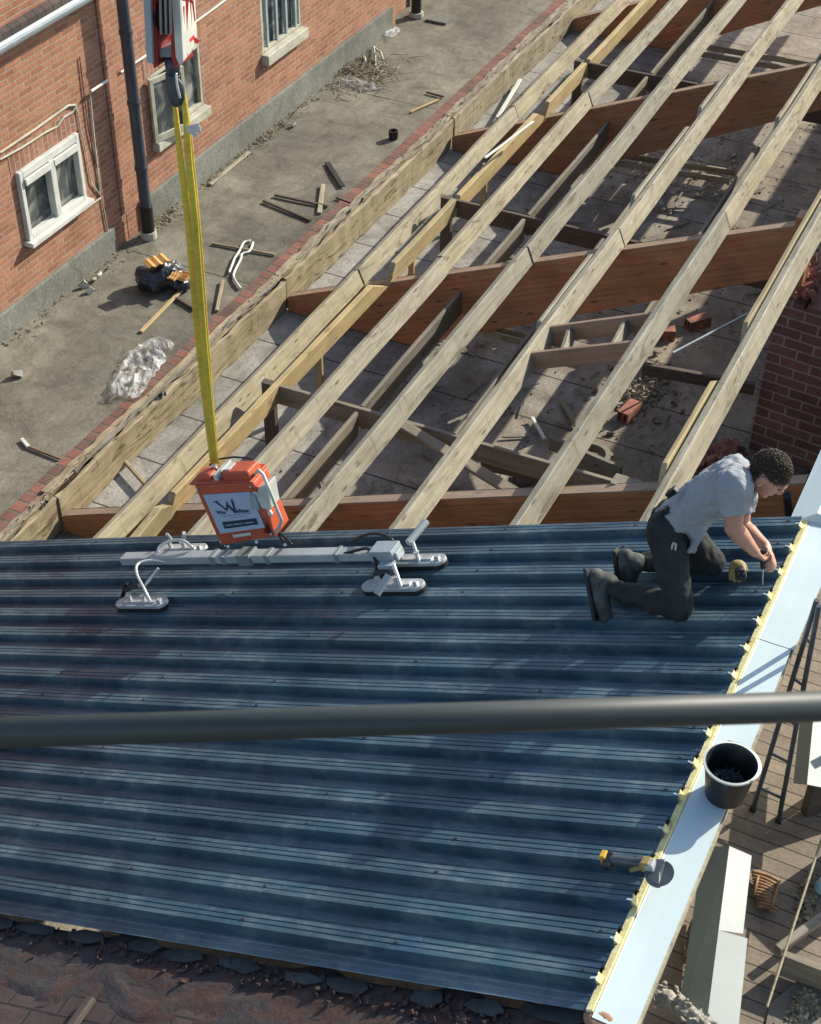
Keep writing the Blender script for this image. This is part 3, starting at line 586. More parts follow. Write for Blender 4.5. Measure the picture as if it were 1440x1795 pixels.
for c in (cab,c2):
    P=[onz(px,py,ZT+.015) for px,py in c]; Q=[]
    m.tube(spline(P,5),.012,6)
tag(m.build('white_cable',M['pvc'],smooth=True),'white looped cable lying on the terrace near the kerb','cable')
# rubbish heap
t=thing('rubbish_heap',onz(285,480,ZT),'heap of dark plastic, orange cardboard and scraps on the terrace','rubbish')
m=MB()
for px,py,h,r in ((262,488,.10,.13),(285,482,.12,.14),(300,488,.08,.12),(270,500,.06,.10),(316,496,.05,.10)):
    c=onz(px,py,ZT+h); m.ell(c,r,r,h,nu=12,nv=8)
m.fuse(.015,2,.10,.10).build('plastic_sheet',M['darkbag'],t,smooth=True)
for a,b,hz,wd in (((256,466),(292,452),.27,.13),((300,482),(313,487),.17,.11),((316,492),(331,478),.12,.10)):
    p=onz(*a,ZT+hz); q=onz(*b,ZT+hz); P=[p.lerp(q,k/6)+Z*.015*(k%2) for k in range(7)]; m=MB(); up_=Z-Y*.25
    for k in range(6): m.bar(P[k],P[k+1],wd*random.uniform(.75,1.1),.012,up_)
    m.build('cardboard',M['card'],t)
m=MB()
for k in range(14): chunk(m,onz(308+random.gauss(0,5),468+random.gauss(0,6),ZT+.10),.03)
m.build('white_scraps',M['bagplastic'],t)
# clear plastic bag: one crumpled film
def film(name,pts,z,amp,mat,label,cat,w=.10,n=26,k_=9):
    P=spline([onz(px,py,z) for px,py in pts],5); m=MB(); L=len(P)
    for i,p in enumerate(P):
        t_=(P[min(i+1,L-1)]-P[max(i-1,0)]).normalized(); sd_=Z.cross(t_); f=i/(L-1); ww=w*(.35+.65*math.sin(math.pi*min(1,.12+f*.8)))*(1+.35*noise.noise(Vector((i*.6,3,z))))
        for k in range(n+1):
            u_=k/n*2-1; nn=noise.noise(Vector((i*.55,u_*k_*.5,1)))*1.0+abs(noise.noise(Vector((i*1.3,u_*k_,7))))*.9
            m.v.append(p+sd_*u_*ww+Z*(amp*max(0,nn+.25)*(1-u_*u_*.8)+.004))
    for i in range(L-1):
        for k in range(n): a=i*(n+1)+k; m.f.append([a,a+1,a+n+2,a+n+1])
    return tag(m.build(name,mat,smooth=True),label,cat)
film('plastic_bag',((216,700),(228,672),(245,645),(262,622),(278,612),(288,620)),ZT+.015,.10,M['film'],'crumpled clear plastic bag lying against the kerb bricks','bag',.17)
# dry weeds and plastic by the far plinth
m=MB()
for k in range(170):
    c=onz(random.gauss(640,26),random.gauss(128,16),ZT+.01); c.x=max(c.x,WR+.06); a=random.uniform(0,6.28); L=random.uniform(.05,.28)
    m.tube([c,c+Vector((math.cos(a),math.sin(a),.4))*L*.5,c+Vector((math.cos(a+.6),math.sin(a+.6),.1))*L],.004,4)
for k in range(700):
    y=random.choice([random.uniform(8,15),random.gauss(12.2,.5),random.gauss(10.3,.15)]); c=Vector((WX+.04+abs(random.gauss(0,.06)),y,ZT+.002)); a=random.uniform(0,6.28); L=random.uniform(.01,.045)
    m.tube([c,c+Vector((math.cos(a),math.sin(a),random.uniform(.1,.6)))*L],random.uniform(.002,.006),4)
tag(m.build('dry_weeds',M['straw']),'dry weeds and moss along the foot of the plinth','weeds',kind='stuff')
film('plastic_scrap',((600,140),(622,146),(645,152),(664,152)),ZT+.01,.05,M['film'],'flattened white plastic sheet among dry weeds on the terrace','plastic scrap',.10)
film('plastic_scrap',((676,66),(686,60),(698,52)),ZT+.01,.06,M['film'],'crumpled white plastic scrap higher up beside the plinth','plastic scrap',.07)
m=MB()
for a in ([(640,100),(648,82),(655,82),(658,100),(659,115),(664,127)],[(655,82),(668,92),(672,105)],[(640,100),(641,108)]):
    m.tube([onz(px,py,ZT+(.10 if 0<i<3 else .02)) for i,(px,py) in enumerate(a)],.012,6)
tag(m.build('dead_branch',M['cream'],smooth=True),'pale bent dead branch beside the far plinth','branch')
tag(MB().obox(onz(770,34,ZT+.006),X,Y,Z,.13,.09,.012).build('drain_cover',M['plinth'],bevel=.004),'rectangular concrete drain cover at the far end of the terrace','cover')
m=MB()
for px,py in ((158,510),(150,500),(172,483),(165,490),(30,655),(515,218)):
    chunk(m,onz(px,py,ZT+.02),.035)
tag(m.build('mortar_lumps',M['cream']),'small pale mortar lumps on the terrace near the plinth','mortar lumps',kind='stuff')
p=onz(690,243,ZT+.0); tag(MB().lathe(p,[(.045,0),(.05,.03),(.05,.09),(.035,.09),(.03,.03)],16).build('pipe_stub',M['black'],smooth=30),'small black pipe stub by the kerb bricks','pipe stub')
tag(timber('shadow_strip',onz(574,284,ZT+.02),onz(601,326,ZT+.02),.06,.012,M['rubber'],Z,jit=.01),'dark strip standing in for a soft shadow on the terrace just before the kerb','strip')  # dark strip laid where a soft cast shadow falls on the terrace
# ------------------------------------------------------------------ blue profiled roofing
PITCH=.1868; Y0=2.225+.76; 
y_first=2.975; NR=16; HR=.042
prof=[(0,-HR),(.030,-HR),(.033,-HR+.004),(.039,-HR+.004),(.042,-HR),(.062,-HR),(.065,-HR+.004),(.071,-HR+.004),(.074,-HR),(.094,-HR),(.104,0),(.126,0),(.1275,-.004),(.1315,-.004),(.133,0),(.152,0),(.1535,-.004),(.1575,-.004),(.159,0),(.1768,0)]
SL,SR=-5.75,.515
panels=[(0,6,'nearest'),(6,11,'middle'),(11,16,'farthest')]
for a,b,nm in panels:
    t=thing('roof_panel',SYN(SR,y_first+a*PITCH,-.06),f'dark blue ribbed steel roof panel with yellow foam end, {nm} of three','roof panel','dark blue ribbed roof panels')
    m=MB(); pts=[]
    for k in range(a,b):
        for y,z in prof: pts.append((y_first+k*PITCH+y,z))
    pts.append((y_first+b*PITCH,-HR)) if b<16 else None
    ns=120
    for i in range(ns+1):
        s=SL+(SR-SL)*i/ns
        for y,z in pts: m.v.append(SYN(s,y+.0015*noise.noise(Vector((s*1.3,y*3,8))),z+.0022*noise.noise(Vector((s*.9,y*2.2,3)))+.0012*noise.noise(Vector((s*4,y*9,5)))))
    q=len(pts)
    for i in range(ns):
        for k in range(q-1): m.f.append([i*q+k,i*q+k+1,(i+1)*q+k+1,(i+1)*q+k])
    m.build('top_sheet',M['sheet'],t)
    # foam core end with rib shaped teeth
    m=MB(); lo=[];hi=[]
    ya=y_first+a*PITCH; yb=y_first+b*PITCH
    m.obox(SYN(SR+.006,(ya+yb)/2,-HR-.006),S,Y,N,.0145,(yb-ya)/2,.014)
    for k in range(a,b):
        yy=y_first+k*PITCH+.1404; j=random.uniform(-.006,.006)
        m.hexa([SYN(SR-.02,yy-.030,-HR+.004),SYN(SR+.010,yy-.024,-HR+.004),SYN(SR+.010,yy+.006,-HR+.004),SYN(SR-.02,yy+.030,-HR+.004)],
               [SYN(SR-.02,yy-.022,-.003),SYN(SR+.002+j,yy-.030,-.010),SYN(SR-.004+j,yy+.010,-.008),SYN(SR-.02,yy+.022,-.003)])
    m.build('foam_core',M['foam'],t,bevel=.003)
    m=MB()
    for k in range(a,b):
        yy=y_first+k*PITCH+.112; m.obox(SYN(SR-.006+random.uniform(-.006,.004),yy,.003),(S*.8+Y*random.uniform(-.4,.2)).normalized(),Y,N,.011,.004,.0015)
    m.build('torn_lip',M['white'],t)
    MB().obox(SYN((SL+SR)/2,(ya+yb)/2+(.06 if a==0 else 0),-HR-.030),S,Y,N,(SR-SL)/2-.05,(yb-ya)/2-(.062 if a==0 else .002),.012).build('underside',M['foam'],t)
    m=MB()
    for k in range(a,b):
        for s in [SR-.9-.78*j for j in range(6)]+[SR-.08]:
            if random.random()<.7: m.lathe(SYN(s+.02,y_first+k*PITCH+.1404,.0),[(0,.006),(.006,.006),(.0065,.002),(.011,.001),(.011,-.002)],8,N)
    m.build('screws',M['pipe'],t)
# ------------------------------------------------------------------ white capping along the high edge
ZK=ZO-4.82
def strip(name,x0,x1,ya,yb,z,mat,label,cat,lip=.03,grp=None,x0b=None,x1b=None):
    x0b=x0 if x0b is None else x0b; x1b=x1 if x1b is None else x1b
    t=thing(name,Vector((x0,ya,z)),label,cat,grp)
    m=MB(); n=20; rows=[]
    for j in range(n+1):
        f=j/n; y=ya+(yb-ya)*f; a=x0+(x0b-x0)*f; b=x1+(x1b-x1)*f; e=.0016*noise.noise(Vector((0,y*2,5)))
        rows.append([Vector((a,y,z+e+.002)),Vector((a+.004,y,z+e)),Vector(((a+b)/2,y,z+e-.001)),Vector((b,y,z+e)),Vector((b,y,z-lip)),Vector((b-.003,y,z-lip)),Vector((b-.003,y,z-.003)),Vector((a,y,z-.003))])
    q=8
    for r in rows: m.v+=r
    for j in range(n):
        for k in range(q): m.f.append([j*q+k,j*q+(k+1)%q,(j+1)*q+(k+1)%q,(j+1)*q+k])
    m.f.append(list(range(q))[::-1]); m.f.append([n*q+k for k in range(q)])
    m.build('folded_sheet',mat,t); return t
g1='white capping strips along the high roof edge'
ca=strip('capping',-.662,-.512,2.955,5.06,ZK,M['white'],'near white steel capping strip with the black bucket standing on it','capping',grp=g1)
cb=strip('capping',-.662,-.498,5.063,5.99,ZK+.002,M['white'],'far white steel capping strip next to the kneeling man','capping',grp=g1)
MB().box((-.64,2.96,ZK-.09),(-.505,5.99,ZK-.033)).build('fascia_board',M['purlin'],ca)
# upper capping, higher and folded
t=thing('ridge_flashing',Vector((-.75,5.95,ZK)),'pale blue white folded flashing behind the kneeling man at the right edge','flashing')
m=MB().hexa([(-.757,5.93,ZK-.02),(-.64,5.99,ZK+.045),(-.40,5.99,ZK+.01),(-.40,5.99,ZK-.05),(-.757,5.93,ZK-.05)],[(-.775,9,ZK-.02),(-.64,9,ZK+.045),(-.40,9,ZK+.01),(-.40,9,ZK-.05),(-.775,9,ZK-.05)])
m.build('folded_sheet',M['white'],t)
tag(MB().tube([onz(1385,912,ZK-.35),onz(1380,868,ZK-.02)],.022,12).build('vent_pipe',M['black'],smooth=40),'short black pipe standing behind the roofing edge beside the man','pipe')
# supporting wall under the high edge
t=thing('side_wall',Vector((-.70,2.0,0)),'brown timber side of the roof under the white capping','wall')
MB().box((-.72,1.0,0.0),(-.665,26,ZK-.10)).build('wall_body',M['grey_board'],t)
# ------------------------------------------------------------------ bucket
bc=onz(1271,1391,ZK+.005); ub=Z
t=thing('bucket',bc,'black plastic bucket half full of screws standing on the white capping','bucket')
m=MB().lathe(bc,[(0,.004),(.076,.004),(.080,0),(.103,.175),(.107,.178),(.108,.186),(.103,.188),(.098,.182),(.078,.012),(0,.012)],40)
m.build('bucket_body',M['black'],t,smooth=35)
m=MB().lathe(bc,[(.108,.178),(.1125,.180),(.1125,.188),(.104,.1895),(.103,.187)],40); m.build('rim',M['offwhite'],t,smooth=35)
P=[bc+Z*.185+Vector((.112*math.cos(a),.112*math.sin(a),-.012*math.sin(math.pi*k/16)+.01)) for k,a in [(k,R(-35)+math.pi*k/16*1.0) for k in range(17)]]
P=[bc+Vector((.114*math.cos(a),.114*math.sin(a)+.004,.188-.006*math.sin((a+R(35))))) for a in [R(-35)+R(150)*k/16 for k in range(17)]]
m=MB().tube(P,.003,6); m.build('handle',M['chrome'],t,smooth=True)
m=MB()
for k in range(110):
    a=random.uniform(0,6.28); r=.050*math.sqrt(random.random()); c=bc+Vector((r*math.cos(a)*1.08,r*math.sin(a)*1.08,.060+random.uniform(0,.022))); d=Vector((random.gauss(0,1),random.gauss(0,1),random.gauss(0,.4))).normalized()
    m.tube([c-d*.028,c+d*.028],.0021,5); m.tube([c+d*.028,c+d*.030],.005,6)
m.lathe(bc,[(0,.056),(.085,.052)],20)
tag(m.build('loose_screws',M['screwsteel']),'dark screws piled inside the black bucket','screws',kind='stuff')
# ------------------------------------------------------------------ cordless angle grinder lying across the panel edge
def RO(px,py,o): return roof(px,py,o)
gc=RO(1110,1516,.05)
t=thing('angle_grinder',RO(1110,1516,0),'yellow and grey cordless angle grinder lying over the yellow foam edge','power tool')
a=RO(1076,1508,.055); b=RO(1128,1513,.055); h=RO(1146,1519,.05); e=RO(1060,1503,.06)
ax=(b-a).normalized()
MB().tube([a-ax*.01,a,a.lerp(b,.5),b,b+ax*.012],[.017,.020,.019,.021,.018],14).build('grip',M['toolgrey'],t,smooth=40)
MB().obox(e,ax,Y,N,.013,.020,.022).build('battery',M['toolyellow'],t,bevel=.005)
MB().hexa([e+ax*.02-Y*.05-N*.02-X*.01,e+ax*.045-Y*.05-N*.02-X*.01,e+ax*.045+Y*.02-N*.03,e+ax*.01+Y*.02-N*.03],[e+ax*.0-Y*.055+N*.005,e+ax*.04-Y*.05+N*.005,e+ax*.04+Y*.018+N*.012,e+ax*.012+Y*.018+N*.02]).build('battery_mount',M['black'],t,bevel=.004)
MB().obox(b.lerp(h,.35),ax,Y,N,.022,.024,.022).build('gear_head',M['toololive'],t,bevel=.008)
MB().obox(b.lerp(h,.7),ax,Y,N,.018,.022,.020).build('gear_nose',M['alu'],t,bevel=.006)
dc=RO(1157,1531,.028); dn=(N*1+ax*.15-Y*.25).normalized(); du=dn.orthogonal().normalized(); dv=dn.cross(du)
MB().lathe(dc,[(0,0),(.055,0),(.055,.003),(0,.003)],36,dn).build('disc',M['toolgrey'],t,smooth=30)
m=MB().lathe(dc+dn*.006,[(0,.006),(.048,.006),(.058,.0),(.058,-.012),(.056,-.012),(.056,-.002),(.047,.003),(0,.003)],36,dn)
m.v=[v if (v-dc).dot(-ax)>-.012 else v+(-ax)*((.0-(v-dc).dot(-ax))-.012) for v in m.v]; m.build('guard',M['toolgrey'],t,smooth=30)
p=RO(1108,1523,.045); MB().tube([RO(1124,1519,.05),RO(1106,1525,.035)],[.011,.010],10).build('side_handle',M['toololive'],t,smooth=40)
# ------------------------------------------------------------------ vacuum lifter hanging from the crane
YF=5.47
lp=lambda px,py,y=YF: ony(px,py,y)
t=thing('vacuum_lifter',roof(480,975,.02),'orange vacuum lifter with sign plate hanging from yellow slings above the blue panels','vacuum lifter')
TL,TR,BR_,BL_=lp(340,851),lp(443,846),lp(484,941),lp(387,957)
back=Vector((0,.16,0))
m=MB().hexa([BL_,BR_,BR_+back,BL_+back],[TL,TR,TR+back,TL+back]); body=m.build('housing',M['orange'],t,bevel=.012)
# flared top lip
m=MB().hexa([TL+(TL-BL_)*.0-Y*.0,TR,TR+back,TL+back],[TL+(TL-BL_)*.045-(TR-TL)*.05-Y*.02,TR+(TR-BR_)*.045-Y*.02,TR+(TR-BR_)*.045+back*1.05,TL+(TL-BL_)*.045+back*1.05-(TR-TL)*.05])
m.build('lid',M['orange'],body,bevel=.005)
u=(TR-TL); v=(BL_-TL); nf=-Y
def face(fu,fv,o=.0): return TL+u*fu+v*fv+((BR_-BL_)-u)*fu*fv+nf*o
def quad(mb,a0,b0,a1,b1,o,th=.003,sk=0): return mb.hexa([face(a0,b0,o),face(a1,b0,o),face(a1+sk,b1,o),face(a0+sk,b1,o)],[face(a0,b0,o+th),face(a1,b0,o+th),face(a1+sk,b1,o+th),face(a0+sk,b1,o+th)])
sign=quad(MB(),.10,.15,.90,.80,.003).build('sign_plate',M['signblue'],t)
def W_(mb,pts,w=.018,o=.007):
    for i in range(len(pts)-1):
        a=face(*pts[i],o); b=face(*pts[i+1],o); d=(b-a).normalized(); s_=d.cross(nf).normalized(); mb.hexa([a-s_*w/2,b-s_*w/2,b+s_*w/2,a+s_*w/2],[a-s_*w/2+nf*.0012,b-s_*w/2+nf*.0012,b+s_*w/2+nf*.0012,a+s_*w/2+nf*.0012])
m=MB(); W_(m,[(.27,.27),(.40,.43)],.013); W_(m,[(.40,.43),(.455,.29)],.009,.0085); W_(m,[(.44,.33),(.53,.48)],.014,.010); W_(m,[(.53,.48),(.56,.25)],.011,.0115); W_(m,[(.245,.268),(.31,.268)],.007,.0125)
m.build('logo',M['navy'],sign)
# lettering: Wim... word either side of the logo, small lines, dark banner
def text(body_,fu,fv,size,mat,o=.008,name='lettering',par=None,wscale=1):
    cu=bpy.data.curves.new(name,'FONT'); cu.body=body_; cu.size=size; cu.extrude=.0006; cu.offset=.0006; tmp=bpy.data.objects.new('tmp',cu); C.objects.link(tmp)
    bpy.context.view_layer.update(); me=bpy.data.meshes.new_from_object(tmp.evaluated_get(bpy.context.evaluated_depsgraph_get())); bpy.data.objects.remove(tmp)
    ux=u.normalized(); uz=nf; uy=(-v).normalized(); mt=Matrix((ux*wscale,uy,uz)).transposed().to_4x4(); mt.translation=face(fu,fv,o)
    me.transform(mt); mb=MB(); mb.v=[x.co.copy() for x in me.vertices]; mb.f=[list(p.vertices) for p in me.polygons]
    return mb.build(name,mat,par)
text('Wim',.20,.475,.034,M['navy'],.008,par=sign); text('adhaus',.55,.475,.034,M['navy'],.014,par=sign,wscale=1.0)
m=MB(); quad(m,.24,.515,.78,.525,.006,.001); quad(m,.38,.555,.68,.563,.006,.001); m.build('small_print',simple('print_grey',(.22,.28,.36),None,5,.5,bump=0),sign)
quad(MB(),.22,.615,.82,.725,.006,.002).build('banner',M['navy'],sign)
m=MB()
for k in range(24):
    a0=.27+k*.0205; 
    if k%9!=6: quad(m,a0,.66,a0+.012,.685,.009,.0008)
m.build('banner_print',M['signblue'],sign)
# top: mounts, white clamps
tp=lambda fu,fd,o: TL+u*fu+Y*fd+(TL-BL_).normalized()*o
nz=(TL-BL_).normalized()
MB().obox(tp(.16,.07,.02),u.normalized(),Y,nz,.055,.05,.03).build('left_cover',M['orange'],t,bevel=.02)
MB().obox(tp(.74,.07,.028),u.normalized(),Y,nz,.095,.06,.038).build('right_cover',M['orange'],t,bevel=.012)
MB().obox(tp(.56,.07,.070),u.normalized(),Y,nz,.03,.035,.003).build('white_label',M['offwhite'],t)
m=MB().obox(tp(.40,.07,.02),u.normalized(),Y,nz,.014,.06,.035).obox(tp(.47,.07,.055),(u.normalized()+nz*.8).normalized(),Y,nz,.035,.055,.006); m.build('clamp_plate',M['offwhite'],t,bevel=.003)
lug=ony(377,826,5.57)
m=MB(); m.tube([lug+Z*.045+Y*0,lug+Z*.02+X*.02,lug-Z*.035+X*.022,lug-Z*.05,lug-Z*.035-X*.022,lug+Z*.02-X*.02,lug+Z*.045],.007,8); m.build('shackle',M['chrome'],t,smooth=True)
MB().obox(lug-Z*.07+Y*.01,X,Y,Z,.016,.012,.05).build('lifting_eye',M['steel_dark'],t,bevel=.004)
# right side: white pump unit, orange brackets, bent guard tube
m=MB().hexa([lp(452,893),lp(476,893),lp(476,893)+Y*.1,lp(452,893)+Y*.1],[lp(437,862),lp(468,850),lp(468,850)+Y*.1,lp(437,862)+Y*.1]); m.build('pump_unit',M['offwhite'],t,bevel=.01)
m=MB()
for px,py,r in ((462,872,.022),(470,888,.02),(474,900,.016),(465,905,.014)): m.ell(lp(px,py,YF+.02),r,r,r*1.3,nu=10,nv=8)
m.build('pump_fittings',M['offwhite'],t,smooth=True)
MB().hexa([lp(440,893,YF-.01),lp(456,893,YF-.01),lp(456,893,YF+.05),lp(440,893,YF+.05)],[lp(437,868,YF-.01),lp(447,868,YF-.01),lp(447,868,YF+.05),lp(437,868,YF+.05)]).build('gauge',M['bluegrey'],t)
m=MB().hexa([lp(462,935),lp(482,940),lp(482,940)+Y*.08,lp(462,935)+Y*.08],[lp(455,903),lp(473,906),lp(473,906)+Y*.08,lp(455,903)+Y*.08]); m.build('bracket',M['orange'],t,bevel=.006); MB().obox(lp(452,850,YF+.04),X,Y,Z,.03,.04,.02).build('mount',M['orange'],t,bevel=.006)
MB().tube([lp(434,843,YF+.08),lp(446,832,YF+.06),lp(454,824,YF+.03),lp(462,832,YF-.01),lp(474,862,YF-.02),lp(485,890,YF-.02),lp(494,912,YF-.02),lp(490,924,YF),lp(478,938,YF+.02)],.010,10).build('guard_tube',M['offwhite'],t,smooth=True)
for a,b in ((.04,.06),(.95,.06),(.04,.93),(.95,.93)): MB().lathe(face(a,b,.002),[(0,.006),(.007,.006),(.008,0)],8,-Y).build('bolt',M['chrome'],t)
m=MB(); quad(m,.30,.845,.62,.895,.004,.002); m.build('serial_plate',M['offwhite'],t)
MB().tube([tp(.05,.16,.03),tp(.2,.17,.06),tp(.5,.175,.065),tp(.8,.17,.05)],.006,8).build('cable',M['black'],t,smooth=True)
# cross beam in the roof direction
SB0=roof(222,980,.10); 
def sb(px,y,o):   # point on the beam line
    q=roof(px,972,.10); return Vector((q.x,y,q.z))+N*o
ys_=5.60
A_=roof(222,975,.14); B_=roof(712,957,.14); A_.y=B_.y=5.52
m=MB().bar(A_,B_,.075,.05,N); m.build('cross_beam',M['alu'],t,bevel=.005)
for f,hw in ((.36,.018),(.40,.014),(.48,.05),(.56,.016),(.80,.012)): 
    MB().obox(A_.lerp(B_,f),(B_-A_).normalized(),Y,N,hw,.044 if hw<.04 else .05,.030 if hw<.04 else .036).build('beam_clamp',M['grey_steel'],t,bevel=.004)
m=MB().obox(A_.lerp(B_,.955)+N*.012,(B_-A_).normalized(),Y,N,.075,.055,.035); m.build('beam_end',M['bluegrey'],t,bevel=.005)
m=MB()
for px,py in ((415,948),(428,944),(400,958),(450,950),(500,955)): m.tube([roof(px,py,.17),roof(px,py,.21)],.010,8)
m.build('valve_fittings',M['chrome'],t,smooth=40)
def pad(cx_,cy_,tagn,posts=True):
    c=roof(cx_,cy_,.012); e=MB(); n=12; out=[]
    L_,W2=.20,.048
    for k in range(2*n+2):
        a=-math.pi/2+math.pi*(k if k<=n else k-1)/n; s_=L_-W2 if k<=n else -(L_-W2)
        out.append((s_+W2*math.cos(a),W2*math.sin(a)))
    fr_=lambda s_,y_,z_: c+S*s_+Y*y_+N*z_
    e.hexa([fr_(a,b,.014) for a,b in out],[fr_(a*.99,b*.96,.034) for a,b in out]); pl=e.build('suction_pad',M['alu'],t,bevel=.003)
    e=MB().hexa([fr_(a,b,-.008) for a,b in out],[fr_(a*1.01,b*1.06,.014) for a,b in out]); e.build('rubber_seal',M['rubber'],pl)
    e=MB().obox(fr_(0,0,.038),S,Y,N,.12,.016,.004)
    for s_ in (-.08,.03): e.tube([fr_(s_,0,.036),fr_(s_,0,.075)],.013,10); e.tube([fr_(s_,0,.075),fr_(s_,0,.082)],.018,6)
    e.obox(fr_(.16,-.01,.045),S,Y,N,.012,.012,.014); e.build('pad_fittings',M['chrome'],pl)
    return c
c1=pad(252,1062,1); c2=pad(692,1032,2); c3=pad(730,988,3); c4=pad(322,968,4)
# arms that hold the pads
def arm(p,q,r,mat,name='arm'): MB().tube([p,q],r,10).build(name,M[mat],t,smooth=40)
arm(roof(252,1030,.10),roof(278,996,.17),.009,'chrome'); arm(roof(215,1046,.02),roof(222,1022,.14),.013,'steel_dark','spring_post'); arm(roof(220,1035,.10),roof(244,1026,.12),.012,'steel_dark','spring_post')
arm(roof(716,952,.13),roof(748,914,.16),.022,'alu','cylinder'); arm(roof(661,1042,.10),roof(682,1008,.16),.020,'alu','cylinder')
arm(roof(724,950,.13),roof(736,986,.04),.010,'chrome'); arm(roof(690,990,.13),roof(704,1030,.04),.012,'chrome')
MB().obox(roof(680,988,.12),S,Y,N,.045,.04,.012).build('swivel_plate',M['bluegrey'],t,bevel=.004)
MB().obox(roof(676,1000,.09),S,Y,N,.05,.05,.02).build('swivel_block',M['steel_dark'],t,bevel=.004)
arm(roof(300,945,.16),roof(293,936,.22),.010,'chrome','spring_post'); arm(roof(322,945,.16),roof(323,934,.22),.012,'chrome','spring_post')
def hose(pts,r=.009,mat='black'):
    P=[roof(*p) for p in pts]; Q=[]
    for i in range(len(P)-1):
        a=P[max(i-1,0)];b=P[i];c_=P[i+1];d=P[min(i+2,len(P)-1)]
        for k in range(5):
            s_=k/5; Q.append(.5*((2*b)+(c_-a)*s_+(2*a-5*b+4*c_-d)*s_*s_+(3*b-a-3*c_+d)*s_**3))
    MB().tube(Q+[P[-1]],r,8).build('hose',M[mat],t,smooth=True)
hose([(488,935,.16),(500,955,.14),(525,970,.12),(555,975,.12)]); hose([(486,930,.18),(502,944,.16),(512,955,.15)])
hose([(333,985,.13),(350,972,.15),(370,962,.16),(395,958,.16)]); hose([(598,972,.15),(625,965,.18),(645,962,.18),(657,978,.15),(660,1000,.10)])
hose([(615,950,.15),(640,938,.2),(665,936,.2),(685,944,.18),(690,950,.16)]); hose([(278,972,.15),(280,958,.19),(300,948,.21),(322,948,.21),(338,960,.18)],.009,'chrome')
hose([(296,985,.13),(268,982,.16),(243,988,.18),(240,1005,.17),(252,1030,.12),(264,1054,.05)],.009,'chrome')
# ------------------------------------------------------------------ yellow slings and crane hook block (all hang straight down over the lifter)
YL=5.57
def sp_(px,py,y=YL): return ony(px,py,y)
def sling(strands,label):
    t_=thing('sling',sp_(377,815),label,'lifting sling','yellow lifting slings')
    for s_ in strands:
        P=spline([sp_(a,b,YL+dy) for a,b,dy in s_]); n=len(P)
        rr=[.0095+.0095*math.sin(math.pi*min(1,max(0,i/n)))**.6*(1+.12*noise.noise(Vector((i*.8,s_[0][0],0)))) for i in range(n)]
        MB().tube(P,rr,10,.45,fdir=X+Y*.3).build('strand',M['sling'],t_,smooth=True)
    return t_
s1=sling([[(306,182,0),(316,270,0),(326,350,.01),(334,430,.02),(345,560,.01),(357,680,0),(372,810,0)],[(308,184,.03),(319,300,.03),(333,400,.03),(343,500,.03),(358,640,.02),(375,812,.02)]],'yellow webbing sling hanging from the left side of the crane hook')
s2=sling([[(319,153,.0),(327,215,0),(331,280,0),(341,380,0),(350,500,-.01),(362,640,-.01),(379,810,0)],[(321,155,.03),(330,225,.03),(336,290,.03),(348,420,.02),(357,540,.02),(369,690,.02),(381,812,.02)]],'yellow webbing sling over the right side of the crane hook with white tag')
m=MB(); a=sp_(328,226,YL-.02); 
for k,(dx,dy,c_) in enumerate(((22,-6,0),(24,2,1),(18,12,0))):
    q=sp_(328+dx,226+dy,YL-.03); m.bar(a,q,.025,.002,-Y)
m.build('sling_tag',M['bagplastic'],s2)
t=thing('crane_hook_block',sp_(307,178,YL+.03),'red and pale grey crane hook block with black hook above the yellow slings','crane hook')
yk=YL-.02
def kq(pts,y,th,mat,name,bev=.004):
    m=MB(); m.hexa([ony(px,py,y) for px,py in pts],[ony(px,py,y)+Y*th for px,py in pts]); return m.build(name,M[mat],t,bevel=bev)
kq([(248,-60),(262,-60),(268,112),(257,110)],yk-.06,.02,'bluegrey','left_cheek')
kq([(259,-60),(270,-60),(277,114),(270,121),(267,110)],yk-.04,.14,'red','left_plate')
kq([(268,-60),(300,-60),(306,104),(276,106)],yk+.10,.02,'steel_dark','back_plate')
m=MB()
for px in (276,285,293): 
    c=ony(px+3,20,yk+.05); m.lathe(c-X*.008,[(0,0),(.095,0),(.10,.004),(.085,.010),(.10,.016),(.095,.02),(0,.02)],28,X)
m.build('sheaves',M['steel_dark'],t,smooth=30)
m=MB()
for px in (277,286,294): m.tube([ony(px,-200,yk-.09),ony(px+6,60,yk-.09)],.006,6)
m.build('ropes',M['alu'],t,smooth=True)
kq([(274,86),(303,86),(304,101),(276,101)],yk-.02,.1,'grey_steel','crosshead')
kq([(296,-60),(303,-60),(311,118),(306,121),(300,100)],yk-.04,.14,'red','right_plate')
kq([(297,-60),(312,-60),(321,108),(315,116),(308,100)],yk-.065,.02,'offwhite','right_cheek')
# painted side with red hazard strokes, turned towards the right
m=MB(); sx0=[ony(311,-60,yk-.05),ony(320,108,yk-.05),ony(343,82,yk+.16),ony(345,70,yk+.16),ony(338,-60,yk+.16)]
m.hexa(sx0,[p+X*.004 for p in sx0]); side=m.build('side_plate',M['offwhite'],t)
def strk(a,b,w,o=.008): 
    p=ony(*a[:2],yk-.05+a[2]*.21)-Y*.006+X*o; q=ony(*b[:2],yk-.05+b[2]*.21)-Y*.006+X*o; mstr.bar(p,q,w,.003,X-Y*.4)
mstr=MB(); strk((313,-20,.1),(333,12,.8),.05); strk((318,10,.2),(318,80,.2),.022,.010); strk((326,-20,.45),(322,60,.35),.020,.012); strk((333,0,.8),(337,36,.9),.018,.014); strk((336,66,.8),(344,72,.95),.02,.016); strk((327,70,.5),(336,62,.8),.018,.018); strk((319,80,.2),(324,98,.3),.02,.012); strk((316,-5,.2),(336,-6,.85),.02,.018)
mstr.build('warning_strokes',M['brightred'],side)
